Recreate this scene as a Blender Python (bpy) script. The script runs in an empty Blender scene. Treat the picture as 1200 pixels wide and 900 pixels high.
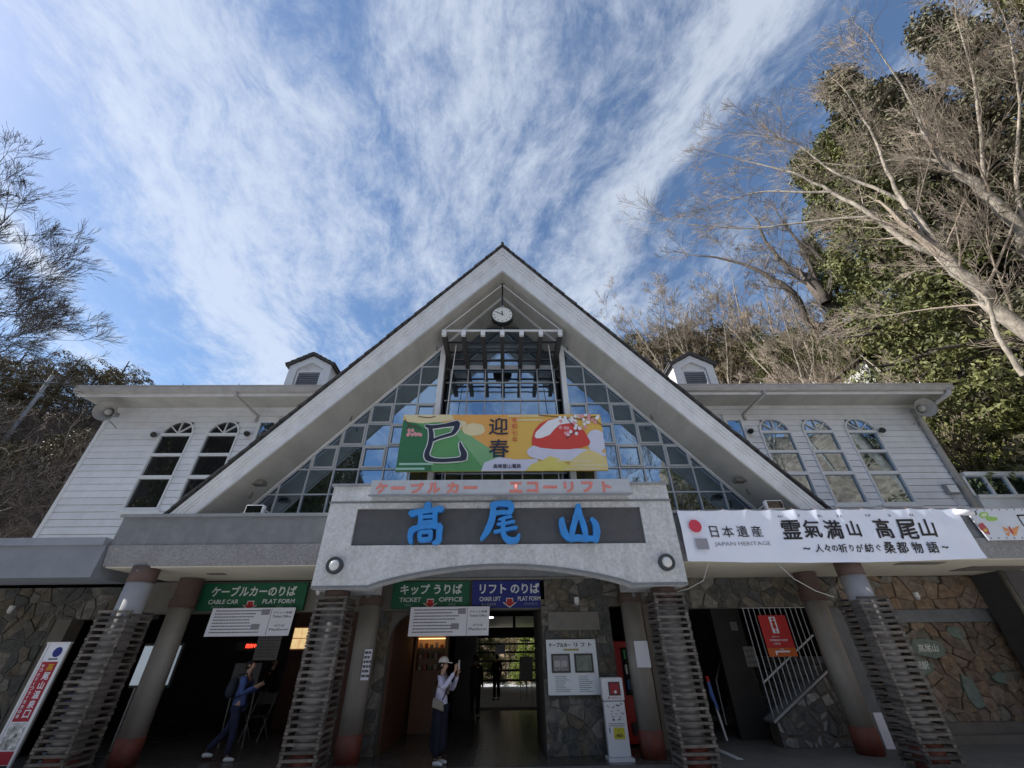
import bpy, bmesh, math, random
import numpy as np
from mathutils import Vector, Matrix, noise, Quaternion
R = math.radians
rnd = random.Random(7)
scene = bpy.context.scene
col = scene.collection

# ---------------------------------------------------------------- camera
F_PX, PITCH, YAW, ROLL = 477.94, R(33.552), R(1.074), R(-0.746)
CAM = Vector((0.098, 0.0, 1.6))
def cam_axes():
    c, s = math.cos, math.sin
    fwd = Vector((s(YAW)*c(PITCH), c(YAW)*c(PITCH), s(PITCH)))
    r = Vector((c(YAW), -s(YAW), 0)); up = r.cross(fwd)
    return r*c(ROLL)+up*s(ROLL), -r*s(ROLL)+up*c(ROLL), fwd
AX_R, AX_U, AX_F = cam_axes()
cam_data = bpy.data.cameras.new('camera'); cam = bpy.data.objects.new('camera', cam_data)
col.objects.link(cam)
cam_data.sensor_width = 36; cam_data.lens = F_PX*36/1200
cam_data.clip_start = 0.05; cam_data.clip_end = 2000
M3 = Matrix((AX_R, AX_U, -AX_F)).transposed()
cam.matrix_world = Matrix.Translation(CAM) @ M3.to_4x4()
scene.camera = cam
def at(u, v, Y=None, r=None):
    """world point of a photo pixel on the plane Y, or at horizontal distance r"""
    d = AX_R*((u-600)/F_PX) - AX_U*((v-450)/F_PX) + AX_F
    t = Y/d.y if Y is not None else r/math.hypot(d.x, d.y)
    return CAM + d*t

# ---------------------------------------------------------------- sky and sun
SUN_AZ, SUN_EL = R(-88), R(37)
scene.view_settings.view_transform = 'Standard'
scene.view_settings.look = 'None'
scene.view_settings.exposure = 0.88
world = bpy.data.worlds.new('World'); scene.world = world; world.use_nodes = True
wn, wl = world.node_tree.nodes, world.node_tree.links
wn.clear()
def W(t, **k):
    n = wn.new(t)
    for a, b in k.items():
        if a == 'i':
            for q, v in b.items(): n.inputs[q].default_value = v
        else: setattr(n, a, b)
    return n
def wmath(op, a, b=None, c=None, clamp=False):
    n = W('ShaderNodeMath', operation=op); n.use_clamp = clamp
    for i, v in enumerate((a, b, c)):
        if v is None: continue
        if isinstance(v, (int, float)): n.inputs[i].default_value = v
        else: wl.new(v, n.inputs[i])
    return n.outputs[0]
sky = W('ShaderNodeTexSky'); sky.sky_type = 'NISHITA'; sky.sun_disc = False
sky.sun_elevation = SUN_EL; sky.sun_rotation = SUN_AZ
sky.air_density = 1.0; sky.dust_density = 0.35; sky.ozone_density = 2.2
geo = W('ShaderNodeTexCoord')
sep = W('ShaderNodeSeparateXYZ'); wl.new(geo.outputs['Generated'], sep.inputs[0])
zc = wmath('ADD', wmath('MAXIMUM', sep.outputs[2], 0.0), 0.07)
px = wmath('DIVIDE', sep.outputs[0], zc); py = wmath('DIVIDE', sep.outputs[1], zc)
ca, sa = math.cos(R(-9)), math.sin(R(-9))
cu = wmath('SUBTRACT', wmath('MULTIPLY', px, ca), wmath('MULTIPLY', py, sa))   # across the streaks
cv = wmath('ADD', wmath('MULTIPLY', px, sa), wmath('MULTIPLY', py, ca))        # along the streaks
def wvec(x, y, z=0.0):
    n = W('ShaderNodeCombineXYZ')
    for i, v in enumerate((x, y, z)):
        if isinstance(v, (int, float)): n.inputs[i].default_value = v
        else: wl.new(v, n.inputs[i])
    return n.outputs[0]
def wnoise(vec, scale, detail, rough, dist=0.0):
    n = W('ShaderNodeTexNoise', i={'Scale': scale, 'Detail': detail, 'Roughness': rough, 'Distortion': dist})
    wl.new(vec, n.inputs['Vector']); return n.outputs['Fac']
warp = wnoise(wvec(cu, cv, 3.0), 1.6, 3, 0.5)
cu2 = wmath('ADD', cu, wmath('MULTIPLY', wmath('SUBTRACT', warp, 0.5), 0.30))
streak = wnoise(wvec(cu2, wmath('MULTIPLY', cv, 0.42), 1.7), 3.4, 9, 0.60, 0.0)
fine = wnoise(wvec(wmath('MULTIPLY', cu2, 1.0), wmath('MULTIPLY', cv, 0.6), 9.0), 9.0, 9, 0.74, 0.1)
mott = wnoise(wvec(cu2, wmath('MULTIPLY', cv, 0.62), 14.0), 17.0, 10, 0.72, 0.2)
broad = wnoise(wvec(cu, wmath('MULTIPLY', cv, 0.35), 5.0), 1.1, 2, 0.5)
def band(center, width, amp, src=None):
    d = wmath('DIVIDE', wmath('SUBTRACT', src if src is not None else cu2, center), width)
    return wmath('MULTIPLY', wmath('EXPONENT', wmath('MULTIPLY', wmath('MULTIPLY', d, d), -1.0)), amp)
dens = wmath('ADD', wmath('MULTIPLY', streak, 1.0), wmath('MULTIPLY', fine, 0.50))
dens = wmath('ADD', dens, wmath('MULTIPLY', wmath('SUBTRACT', broad, 0.5), 0.30))
dens = wmath('ADD', dens, wmath('MULTIPLY', wmath('SUBTRACT', mott, 0.5), 0.62))
BANDS = [(-0.63, 0.15, 0.24), (-0.30, 0.10, 0.02), (0.10, 0.14, 0.0), (0.41, 0.075, 0.22), (0.66, 0.07, -0.13), (1.05, 0.30, -0.10), (-0.93, 0.09, -0.10), (-1.4, 0.25, -0.05)]
for c_, w_, a_ in BANDS: dens = wmath('ADD', dens, band(c_, w_, a_))
mr = W('ShaderNodeMapRange', interpolation_type='SMOOTHSTEP', i={'From Min': 0.565, 'From Max': 1.06, 'To Min': 0.04, 'To Max': 0.80})
wl.new(dens, mr.inputs['Value'])
# an old vapour trail low on the left
TRAIL_A, TRAIL_B = at(-60, 205, r=50)-CAM, at(84, 346, r=50)-CAM
def plane_uv(d):
    d = d.normalized(); z = max(d.z, 0)+0.07
    return Vector((d.x/z, d.y/z))
ta, tb = plane_uv(TRAIL_A), plane_uv(TRAIL_B)
td = (tb-ta).normalized(); tn = Vector((-td.y, td.x))
dist = wmath('SUBTRACT', wmath('ADD', wmath('MULTIPLY', px, tn.x), wmath('MULTIPLY', py, tn.y)), ta.dot(tn))
along = wmath('SUBTRACT', wmath('ADD', wmath('MULTIPLY', px, td.x), wmath('MULTIPLY', py, td.y)), ta.dot(td))
dist = wmath('ADD', dist, wmath('MULTIPLY', wmath('SUBTRACT', fine, 0.5), 0.05))
tw = wmath('DIVIDE', dist, 0.046)
trail = wmath('EXPONENT', wmath('MULTIPLY', wmath('MULTIPLY', tw, tw), -1.0))
me = W('ShaderNodeMapRange', interpolation_type='SMOOTHSTEP', i={'From Min': (tb-ta).length+0.02, 'From Max': (tb-ta).length-0.10})
wl.new(along, me.inputs['Value'])
trail = wmath('MULTIPLY', trail, me.outputs[0])
mask = wmath('MAXIMUM', mr.outputs[0], wmath('MULTIPLY', trail, 0.95), clamp=True)
gam = W('ShaderNodeHueSaturation', i={'Saturation': 1.12, 'Value': 1.0}); wl.new(sky.outputs[0], gam.inputs['Color'])
SKYMUL = 1.0
cloudc = W('ShaderNodeMix', data_type='RGBA', i={0: 0.22}); cloudc.inputs[6].default_value = (5.3, 5.7, 6.3, 1)
wl.new(gam.outputs[0], cloudc.inputs[7])
mixc = W('ShaderNodeMix', data_type='RGBA'); wl.new(mask, mixc.inputs[0])
wl.new(gam.outputs[0], mixc.inputs[6]); wl.new(cloudc.outputs[2], mixc.inputs[7])
bg = W('ShaderNodeBackground', i={'Strength': 0.092}); wl.new(mixc.outputs[2], bg.inputs[0])
wo = W('ShaderNodeOutputWorld'); wl.new(bg.outputs[0], wo.inputs[0])
S_DIR = Vector((math.sin(SUN_AZ)*math.cos(SUN_EL), math.cos(SUN_AZ)*math.cos(SUN_EL), math.sin(SUN_EL)))
sd = bpy.data.lights.new('sun', 'SUN'); sd.energy = 4.4; sd.angle = R(0.53); sd.color = (1.0, 0.955, 0.89)
so = bpy.data.objects.new('sun', sd); so.rotation_euler = (-S_DIR).to_track_quat('-Z', 'Y').to_euler(); so.location = (-20, 5, 30)
col.objects.link(so)

# ---------------------------------------------------------------- materials
MATS = {}
def mat(name, c, rough=0.7, var=0.12, scale=6.0, bump=0.0, bscale=40.0, metal=0.0, c2=None, rand=0.0, emit=0.0, spec=0.5, stretch=None, coat=0.0):
    if name in MATS: return MATS[name]
    m = bpy.data.materials.new(name); m.use_nodes = True; MATS[name] = m
    n, l = m.node_tree.nodes, m.node_tree.links
    b = n['Principled BSDF']
    b.inputs['Roughness'].default_value = rough; b.inputs['Metallic'].default_value = metal
    b.inputs['Specular IOR Level'].default_value = spec; b.inputs['Coat Weight'].default_value = coat
    tc = n.new('ShaderNodeTexCoord'); src = tc.outputs['Object']
    gp = n.new('ShaderNodeNewGeometry')
    mp = n.new('ShaderNodeMapping'); l.new(gp.outputs['Position'], mp.inputs[0])
    if stretch: mp.inputs['Scale'].default_value = stretch
    nz = n.new('ShaderNodeTexNoise'); nz.inputs['Scale'].default_value = scale; nz.inputs['Detail'].default_value = 6; nz.inputs['Roughness'].default_value = 0.62
    l.new(mp.outputs[0], nz.inputs['Vector'])
    mx = n.new('ShaderNodeMix'); mx.data_type = 'RGBA'
    a = tuple(x*(1-var) for x in c); d = tuple(min(1, x*(1+var)) for x in (c2 or c))
    mx.inputs[6].default_value = (*a, 1); mx.inputs[7].default_value = (*d, 1)
    mr = n.new('ShaderNodeMapRange'); mr.inputs[1].default_value = 0.3; mr.inputs[2].default_value = 0.7
    l.new(nz.outputs['Fac'], mr.inputs[0]); l.new(mr.outputs[0], mx.inputs[0])
    out = mx.outputs[2]
    if rand:
        oi = n.new('ShaderNodeObjectInfo'); hs = n.new('ShaderNodeHueSaturation')
        r2 = n.new('ShaderNodeMapRange'); r2.inputs[3].default_value = 1-rand; r2.inputs[4].default_value = 1+rand
        l.new(oi.outputs['Random'], r2.inputs[0]); l.new(r2.outputs[0], hs.inputs['Value']); l.new(out, hs.inputs['Color']); out = hs.outputs[0]
    l.new(out, b.inputs['Base Color'])
    if emit:
        l.new(out, b.inputs['Emission Color']); b.inputs['Emission Strength'].default_value = emit
    if bump:
        nb = n.new('ShaderNodeTexNoise'); nb.inputs['Scale'].default_value = bscale; nb.inputs['Detail'].default_value = 5
        l.new(mp.outputs[0], nb.inputs['Vector'])
        bp = n.new('ShaderNodeBump'); bp.inputs['Strength'].default_value = bump; bp.inputs['Distance'].default_value = 0.02
        l.new(nb.outputs['Fac'], bp.inputs['Height']); l.new(bp.outputs[0], b.inputs['Normal'])
    return m
def streaked(m, amount=0.35, sc=(5, 5, 0.5)):
    """vertical rain stains mixed into an existing material"""
    n, l = m.node_tree.nodes, m.node_tree.links
    b = n['Principled BSDF']; src = b.inputs['Base Color'].links[0].from_socket
    gp = n.new('ShaderNodeNewGeometry'); mp = n.new('ShaderNodeMapping'); mp.inputs['Scale'].default_value = sc
    l.new(gp.outputs['Position'], mp.inputs[0])
    nz = n.new('ShaderNodeTexNoise'); nz.inputs['Scale'].default_value = 1.0; nz.inputs['Detail'].default_value = 7; nz.inputs['Roughness'].default_value = 0.7
    l.new(mp.outputs[0], nz.inputs['Vector'])
    mr = n.new('ShaderNodeMapRange'); mr.inputs[1].default_value = 0.42; mr.inputs[2].default_value = 0.72; mr.inputs[4].default_value = amount
    l.new(nz.outputs['Fac'], mr.inputs[0])
    mx = n.new('ShaderNodeMix'); mx.data_type = 'RGBA'; mx.inputs[7].default_value = (0.10, 0.095, 0.085, 1)
    l.new(mr.outputs[0], mx.inputs[0]); l.new(src, mx.inputs[6]); l.new(mx.outputs[2], b.inputs['Base Color'])
    return m
SIDING = streaked(mat('pale_painted_siding', (0.79, 0.81, 0.84), 0.55, 0.05, 3, 0.12, 60, rand=0.06), 0.12, (2.5, 2.5, 1.2))
FASCIA = streaked(mat('painted_fascia', (0.78, 0.79, 0.80), 0.5, 0.06, 2.5, 0.1, 30), 0.24, (2.2, 2.2, 1.2))
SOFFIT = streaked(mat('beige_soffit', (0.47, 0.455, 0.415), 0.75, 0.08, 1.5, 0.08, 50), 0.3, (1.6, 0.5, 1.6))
CEIL = mat('cream_ceiling', (0.62, 0.57, 0.46), 0.8, 0.06, 1.2)
WHITE = mat('white_painted_metal', (0.74, 0.75, 0.76), 0.4, 0.05, 8)
STUCCO = streaked(mat('rough_grey_stucco', (0.62, 0.63, 0.64), 0.9, 0.2, 18, 1.0, 34), 0.25, (4, 4, 0.7))
STUCCO2 = streaked(mat('smooth_grey_render', (0.20, 0.21, 0.225), 0.85, 0.14, 5, 0.4, 70), 0.3, (3, 3, 0.8))
SLATE = mat('dark_roof_shingle', (0.075, 0.073, 0.075), 0.85, 0.3, 9, 0.4, 60, rand=0.3)
STUCCO3 = streaked(mat('rough_dark_stucco', (0.27, 0.27, 0.28), 0.85, 0.3, 26, 1.0, 40), 0.3, (3, 3, 0.8))
PANEL = mat('dark_recess_panel', (0.085, 0.085, 0.09), 0.6, 0.12, 6, 0.2, 60)
BLUEL = streaked(mat('blue_letter_paint', (0.03, 0.27, 0.72), 0.5, 0.1, 5, 0.2, 30), 0.22, (8, 8, 3))
PINKL = mat('faded_red_letter_paint', (0.72, 0.25, 0.21), 0.85, 0.1, 5)
GUTTER = streaked(mat('gutter_plastic', (0.46, 0.44, 0.42), 0.5, 0.08, 4), 0.3, (3, 3, 3))
GALV = mat('galvanised_grey', (0.33, 0.34, 0.35), 0.5, 0.12, 7, metal=0.4)
BLACK = mat('black_metal', (0.02, 0.02, 0.022), 0.45, 0.2, 8)
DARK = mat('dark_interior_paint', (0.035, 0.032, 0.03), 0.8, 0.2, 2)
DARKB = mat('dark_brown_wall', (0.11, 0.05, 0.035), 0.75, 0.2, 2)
WOOD = mat('varnished_wood', (0.30, 0.15, 0.07), 0.5, 0.18, 6, stretch=(1, 1, 0.15))
SLAT = streaked(mat('weathered_timber_slat', (0.115, 0.10, 0.088), 0.85, 0.45, 9, 0.8, 60, rand=0.5), 0.4, (6, 6, 6))
PIPE = streaked(mat('grey_painted_column', (0.30, 0.285, 0.26), 0.6, 0.12, 3, 0.2, 50), 0.3, (6, 6, 0.5))
PIPEL = mat('pale_grey_column_paint', (0.33, 0.33, 0.34), 0.6, 0.08, 3)
REDB = streaked(mat('red_brown_column_base', (0.20, 0.048, 0.033), 0.6, 0.15, 5, 0.3, 30), 0.55, (9, 9, 5))
REDT = mat('dark_red_brown_paint', (0.105, 0.068, 0.058), 0.7, 0.15, 5)
MORTAR = mat('dark_mortar', (0.13, 0.115, 0.10), 0.95, 0.2, 12, 0.5, 60)
FLOORM = mat('dark_grout', (0.06, 0.057, 0.052), 0.8, 0.2, 5, 0.3, 60)
TILE = mat('brown_paving_tile', (0.085, 0.075, 0.066), 0.26, 0.3, 14, 0.25, 30, rand=0.25)
ASPHD = mat('shaded_grey_paving', (0.155, 0.15, 0.14), 0.7, 0.2, 1.6, 0.4, 60)  # darker copy of the plaza paving, with shade put into its colour
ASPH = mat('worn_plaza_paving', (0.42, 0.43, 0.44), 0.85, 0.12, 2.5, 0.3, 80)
BARK = mat('pale_grey_bark', (0.27, 0.235, 0.19), 0.9, 0.6, 5, 1.0, 22, stretch=(1, 1, 0.5))
BARKD = mat('dark_bark', (0.065, 0.053, 0.044), 0.95, 0.35, 8, 0.8, 30)
TWIG = mat('tan_twig', (0.265, 0.215, 0.165), 0.9, 0.35, 1.5)
TWIGD = mat('grey_brown_twig', (0.15, 0.125, 0.105), 0.9, 0.3, 1.5)
TWIGK = mat('backlit_dark_twig', (0.07, 0.06, 0.052), 0.9, 0.3, 1.5)  # darkened twig colour for the left tree, standing in for backlight
SOIL = mat('leaf_litter_soil', (0.12, 0.085, 0.055), 0.95, 0.45, 1.3, 1.0, 7, c2=(0.22, 0.165, 0.115))
def leaf(name, c, c2):
    m = mat(name, c, 0.6, 0.25, 1.1, c2=c2, rand=0.15)
    m.node_tree.nodes['Principled BSDF'].inputs['Specular IOR Level'].default_value = 0.3
    return m
LEAF_D = leaf('dark_evergreen_leaf', (0.05, 0.062, 0.022), (0.17, 0.175, 0.06))
LEAF_B = leaf('bright_evergreen_leaf', (0.09, 0.14, 0.02), (0.24, 0.30, 0.05))
LEAF_O = leaf('olive_brown_cedar_leaf', (0.075, 0.065, 0.028), (0.16, 0.13, 0.06))
LEAF_G = leaf('greyish_green_leaf', (0.085, 0.085, 0.05), (0.17, 0.155, 0.095))
def stone_mat(name, cols):
    m = mat(name, cols[0], 0.82, 0.3, 9, 0.7, 30)
    n, l = m.node_tree.nodes, m.node_tree.links; b = n['Principled BSDF']
    src = b.inputs['Base Color'].links[0].from_socket
    oi = n.new('ShaderNodeObjectInfo'); cr = n.new('ShaderNodeValToRGB'); cr.color_ramp.interpolation = 'CONSTANT'
    e = cr.color_ramp.elements
    for i, c in enumerate(cols):
        q = e[i] if i < 2 else e.new(i/len(cols))
        q.position = i/len(cols); q.color = (*c, 1)
    l.new(oi.outputs['Random'], cr.inputs[0])
    mx = n.new('ShaderNodeMix'); mx.data_type = 'RGBA'; mx.blend_type = 'MULTIPLY'; mx.inputs[0].default_value = 1
    nz = n.new('ShaderNodeTexNoise'); nz.inputs['Scale'].default_value = 7; nz.inputs['Detail'].default_value = 8; nz.inputs['Roughness'].default_value = 0.7
    gp = n.new('ShaderNodeNewGeometry'); l.new(gp.outputs['Position'], nz.inputs['Vector'])
    c2 = n.new('ShaderNodeMapRange'); c2.inputs[1].default_value = .3; c2.inputs[2].default_value = .7; c2.inputs[3].default_value = .35; c2.inputs[4].default_value = 1.5
    l.new(nz.outputs['Fac'], c2.inputs[0]); l.new(cr.outputs[0], mx.inputs[6])
    cx = n.new('ShaderNodeCombineXYZ')
    for i in range(3): l.new(c2.outputs[0], cx.inputs[i])
    l.new(cx.outputs[0], mx.inputs[7]); l.new(mx.outputs[2], b.inputs['Base Color'])
    return m
STONE = stone_mat('grey_rubble_stone', [(0.13, 0.125, 0.11), (0.17, 0.15, 0.12), (0.10, 0.105, 0.10), (0.20, 0.19, 0.17), (0.14, 0.12, 0.09), (0.09, 0.09, 0.085)])
STONEW = stone_mat('brown_rubble_stone', [(0.24, 0.165, 0.11), (0.20, 0.15, 0.11), (0.28, 0.205, 0.145), (0.18, 0.14, 0.105), (0.25, 0.19, 0.15), (0.21, 0.185, 0.15)])
STONEL = stone_mat('pale_rubble_stone', [(0.30, 0.30, 0.29), (0.13, 0.13, 0.125), (0.22, 0.21, 0.20), (0.10, 0.105, 0.105), (0.34, 0.33, 0.31), (0.17, 0.17, 0.16)])
def glass_mat(name, fac, tint=(0.80, 0.86, 0.92), back=(0.012, 0.013, 0.014)):
    m = bpy.data.materials.new(name); m.use_nodes = True; n, l = m.node_tree.nodes, m.node_tree.links
    n.clear(); o = n.new('ShaderNodeOutputMaterial'); mx = n.new('ShaderNodeMixShader')
    g = n.new('ShaderNodeBsdfGlossy'); g.inputs['Color'].default_value = (*tint, 1); g.inputs['Roughness'].default_value = 0.012
    d = n.new('ShaderNodeBsdfDiffuse'); d.inputs['Color'].default_value = (*back, 1)
    lw = n.new('ShaderNodeFresnel'); lw.inputs['IOR'].default_value = 1.5
    ad = n.new('ShaderNodeMath'); ad.operation = 'ADD'; ad.inputs[1].default_value = fac; ad.use_clamp = True
    l.new(lw.outputs[0], ad.inputs[0]); l.new(ad.outputs[0], mx.inputs[0]); l.new(d.outputs[0], mx.inputs[1]); l.new(g.outputs[0], mx.inputs[2]); l.new(mx.outputs[0], o.inputs[0])
    nz = n.new('ShaderNodeTexNoise'); nz.inputs['Scale'].default_value = 1.3; gp = n.new('ShaderNodeNewGeometry'); l.new(gp.outputs['Position'], nz.inputs['Vector'])
    bp = n.new('ShaderNodeBump'); bp.inputs['Strength'].default_value = 0.05; bp.inputs['Distance'].default_value = 0.05
    l.new(nz.outputs['Fac'], bp.inputs['Height']); l.new(bp.outputs[0], g.inputs['Normal'])
    return m
GLASS = glass_mat('reflective_glass', 0.41, tint=(0.60, 0.79, 1.0))
GLASS2 = glass_mat('dark_window_glass', 0.08)
def flat(name, c, rough=0.6, **k): return mat(name, c, rough, 0.04, 4, **k)

# ---------------------------------------------------------------- mesh helpers
WPOS = {}
def wpos(o):
    return WPOS.get(o.name, Vector((0, 0, 0))) if o is not None else Vector((0, 0, 0))
def link(name, me, parent=None, origin=(0, 0, 0)):
    o = bpy.data.objects.new(name, me); col.objects.link(o)
    o.location = Vector(origin)-wpos(parent)
    if parent is not None: o.parent = parent
    WPOS[o.name] = Vector(origin)
    return o
class B:
    def __init__(s): s.v = []; s.f = []; s.mi = []; s.m = 0
    def add(s, vs, fs):
        k = len(s.v); s.v += [tuple(p) for p in vs]; s.f += [tuple(i+k for i in f) for f in fs]; s.mi += [s.m]*len(fs); return s
    def box(s, x0, x1, y0, y1, z0, z1):
        x0, x1 = sorted((x0, x1)); y0, y1 = sorted((y0, y1)); z0, z1 = sorted((z0, z1))
        v = [(x, y, z) for z in (z0, z1) for y in (y0, y1) for x in (x0, x1)]
        return s.add(v, [(0, 2, 3, 1), (4, 5, 7, 6), (0, 1, 5, 4), (2, 6, 7, 3), (0, 4, 6, 2), (1, 3, 7, 5)])
    def prism(s, poly, y0, y1, inset=0.0, d=0.0):
        """poly of (x,z) extruded from y0 (front) to y1; optional bevelled front"""
        n = len(poly)
        ar = sum(poly[i][0]*poly[(i+1) % n][1]-poly[(i+1) % n][0]*poly[i][1] for i in range(n))
        if ar < 0: poly = poly[::-1]
        if inset:
            cx = sum(p[0] for p in poly)/n; cz = sum(p[1] for p in poly)/n
            fr = []
            for p in poly:
                L = math.hypot(p[0]-cx, p[1]-cz) or 1; k = max(0, 1-inset/L); fr.append((cx+(p[0]-cx)*k, cz+(p[1]-cz)*k))
            v = [(p[0], y0, p[1]) for p in fr]+[(p[0], y0+d, p[1]) for p in poly]+[(p[0], y1, p[1]) for p in poly]
            fs = [tuple(range(n))]+[(i, i+n, (i+1) % n+n, (i+1) % n) for i in range(n)]+[(i+n, i+2*n, (i+1) % n+2*n, (i+1) % n+n) for i in range(n)]+[tuple(range(3*n-1, 2*n-1, -1))]
            return s.add(v, fs)
        v = [(p[0], y0, p[1]) for p in poly]+[(p[0], y1, p[1]) for p in poly]
        return s.add(v, [tuple(range(n)), tuple(range(2*n-1, n-1, -1))]+[(i, i+n, (i+1) % n+n, (i+1) % n) for i in range(n)])
    def prismx(s, poly, x0, x1):
        """poly of (y,z) extruded along x"""
        n = len(poly); v = [(x0, p[0], p[1]) for p in poly]+[(x1, p[0], p[1]) for p in poly]
        return s.add(v, [tuple(range(n)), tuple(range(2*n-1, n-1, -1))]+[(i, i+n, (i+1) % n+n, (i+1) % n) for i in range(n)])
    def tube(s, pts, rad, sides=8, cap=True):
        pts = [Vector(p) for p in pts]; n = len(pts)
        if not hasattr(rad, '__len__'): rad = [rad]*n
        vs = []; ref = None
        for i, p in enumerate(pts):
            t = (pts[min(i+1, n-1)]-pts[max(i-1, 0)]).normalized()
            if ref is None: ref = Vector((0, 0, 1)) if abs(t.z) < 0.9 else Vector((1, 0, 0))
            a = t.cross(ref)
            a = a.normalized() if a.length > 1e-6 else Vector((1, 0, 0))
            b = t.cross(a); ref = -b if False else ref
            for k in range(sides):
                q = 2*math.pi*k/sides
                vs.append(p+(a*math.cos(q)+b*math.sin(q))*rad[i])
        fs = [(i*sides+k, i*sides+(k+1) % sides, (i+1)*sides+(k+1) % sides, (i+1)*sides+k) for i in range(n-1) for k in range(sides)]
        if cap: fs += [tuple(range(sides-1, -1, -1)), tuple((n-1)*sides+k for k in range(sides))]
        return s.add(vs, fs)
    def disc(s, c, r, y0, y1, sides=24, ax='y'):
        if ax == 'y': return s.prism([(c[0]+r*math.cos(2*math.pi*k/sides), c[1]+r*math.sin(2*math.pi*k/sides)) for k in range(sides)], y0, y1)
    def dome(s, c, r, h, dirv, rings=5, sides=20):
        """a dome of radius r bulging h along dirv from centre c"""
        d = Vector(dirv).normalized(); a = d.orthogonal().normalized(); b = d.cross(a); vs = []; c = Vector(c)
        for i in range(rings):
            q = math.pi/2*i/rings
            for k in range(sides):
                w = 2*math.pi*k/sides
                vs.append(c+(a*math.cos(w)+b*math.sin(w))*r*math.cos(q)+d*h*math.sin(q))
        vs.append(c+d*h)
        fs = [(i*sides+k, i*sides+(k+1) % sides, (i+1)*sides+(k+1) % sides, (i+1)*sides+k) for i in range(rings-1) for k in range(sides)]
        fs += [((rings-1)*sides+k, (rings-1)*sides+(k+1) % sides, rings*sides) for k in range(sides)]
        return s.add(vs, fs)
    def mesh(s, name, mats, origin=(0, 0, 0), smooth=False):
        me = bpy.data.meshes.new(name); o = Vector(origin)
        me.from_pydata([(p[0]-o[0], p[1]-o[1], p[2]-o[2]) for p in s.v], [], s.f)
        for m in (mats if isinstance(mats, (list, tuple)) else [mats]): me.materials.append(m)
        if any(s.mi): me.polygons.foreach_set('material_index', s.mi)
        if smooth: me.polygons.foreach_set('use_smooth', [True]*len(me.polygons))
        me.update(); return me
    def build(s, name, mats, parent=None, smooth=False, origin=None, fix=True):
        if origin is None:
            lo = [min(p[i] for p in s.v) for i in range(3)]; hi = [max(p[i] for p in s.v) for i in range(3)]
            origin = [(lo[i]+hi[i])/2 for i in range(3)]
            if parent is None: origin[2] = lo[2]
        me = s.mesh(name, mats, origin, smooth)
        if fix:
            bm = bmesh.new(); bm.from_mesh(me); bmesh.ops.recalc_face_normals(bm, faces=bm.faces); bm.to_mesh(me); bm.free()
        return link(name, me, parent, origin)
def tag(o, label=None, cat=None, group=None, kind=None):
    if label: o['label'] = label
    if cat: o['category'] = cat
    if group: o['group'] = group
    if kind: o['kind'] = kind
    return o
def root(name, loc, label=None, cat=None, group=None, kind=None):
    return tag(link(name, None, None, loc), label, cat, group, kind)
def bevel(o, w=0.01, seg=1):
    m = o.modifiers.new('bevel', 'BEVEL'); m.width = w; m.segments = seg; m.limit_method = 'ANGLE'; return o
def copy_of(o, loc, parent=None):
    c = o.copy(); col.objects.link(c); c.parent = parent; c.location = Vector(loc)-wpos(parent); WPOS[c.name] = Vector(loc); return c

def text(s, x, z, Y, m, parent, h=None, w=None, depth=0.002, fat=0.0, align='CENTER', name='lettering', spacing=1.0, warp=None, shear=0.0, line=1.0, yoff=0.0):
    """lettering facing -Y. x,z = centre (or left edge) of the string; h,w = size of its bounding box"""
    cu_ = bpy.data.curves.new('t', 'FONT'); cu_.body = s; cu_.size = 1.0; cu_.offset = min(fat, 0.008); cu_.space_character = spacing; cu_.space_line = line
    cu_.align_x = 'CENTER' if '\n' in s else 'LEFT'; cu_.shear = shear; cu_.resolution_u = 3
    cu_.extrude = 0.0
    ob = bpy.data.objects.new('t', cu_); col.objects.link(ob)
    dg = bpy.context.evaluated_depsgraph_get(); dg.update()
    me = bpy.data.meshes.new_from_object(ob.evaluated_get(dg))
    bpy.data.objects.remove(ob); bpy.data.curves.remove(cu_)
    n = len(me.vertices)
    if n == 0: return None
    co = np.empty(n*3); me.vertices.foreach_get('co', co); co = co.reshape(-1, 3)
    lo, hi = co.min(0), co.max(0); W0, H0 = hi[0]-lo[0], hi[1]-lo[1]
    sx = sz = None
    if h: sz = h/H0
    if w: sx = w/W0
    sx = sx or sz; sz = sz or sx
    ox = x-(W0*sx/2 if align == 'CENTER' else 0)
    verts = [(ox+(c[0]-lo[0])*sx, Y, z+(c[1]-(lo[1]+hi[1])/2)*sz) for c in co]
    bm = bmesh.new(); bm.from_mesh(me)
    for v, p in zip(bm.verts, verts): v.co = p
    for f in bm.faces:
        f.normal_update()
        if f.normal.y > 0: f.normal_flip()
    if depth > 0.004:
        r = bmesh.ops.extrude_face_region(bm, geom=list(bm.faces))
        for v in r['geom']:
            if isinstance(v, bmesh.types.BMVert): v.co.y -= depth
        bmesh.ops.recalc_face_normals(bm, faces=bm.faces)
    if warp:
        for v in bm.verts: v.co.y = warp(v.co.x, v.co.z)+yoff
    org = Vector((x, Y, z))
    for v in bm.verts: v.co -= org
    if fat > 0.008:
        n_ = 12 if fat > 0.03 else 6; base = list(bm.faces); rad = (fat-0.008)*sz
        ca_ = Vector((1, 0, 0))
        for k in range(n_):
            r_ = bmesh.ops.duplicate(bm, geom=base)
            off = Vector((rad*math.cos(2*math.pi*k/n_), 0.0006*(k+1), rad*math.sin(2*math.pi*k/n_)))
            for g_ in r_['geom']:
                if isinstance(g_, bmesh.types.BMVert): g_.co += off
    bm.to_mesh(me); bm.free(); me.materials.clear(); me.materials.append(m)
    for p in me.polygons: p.material_index = 0
    return link(name, me, parent, org)

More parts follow.
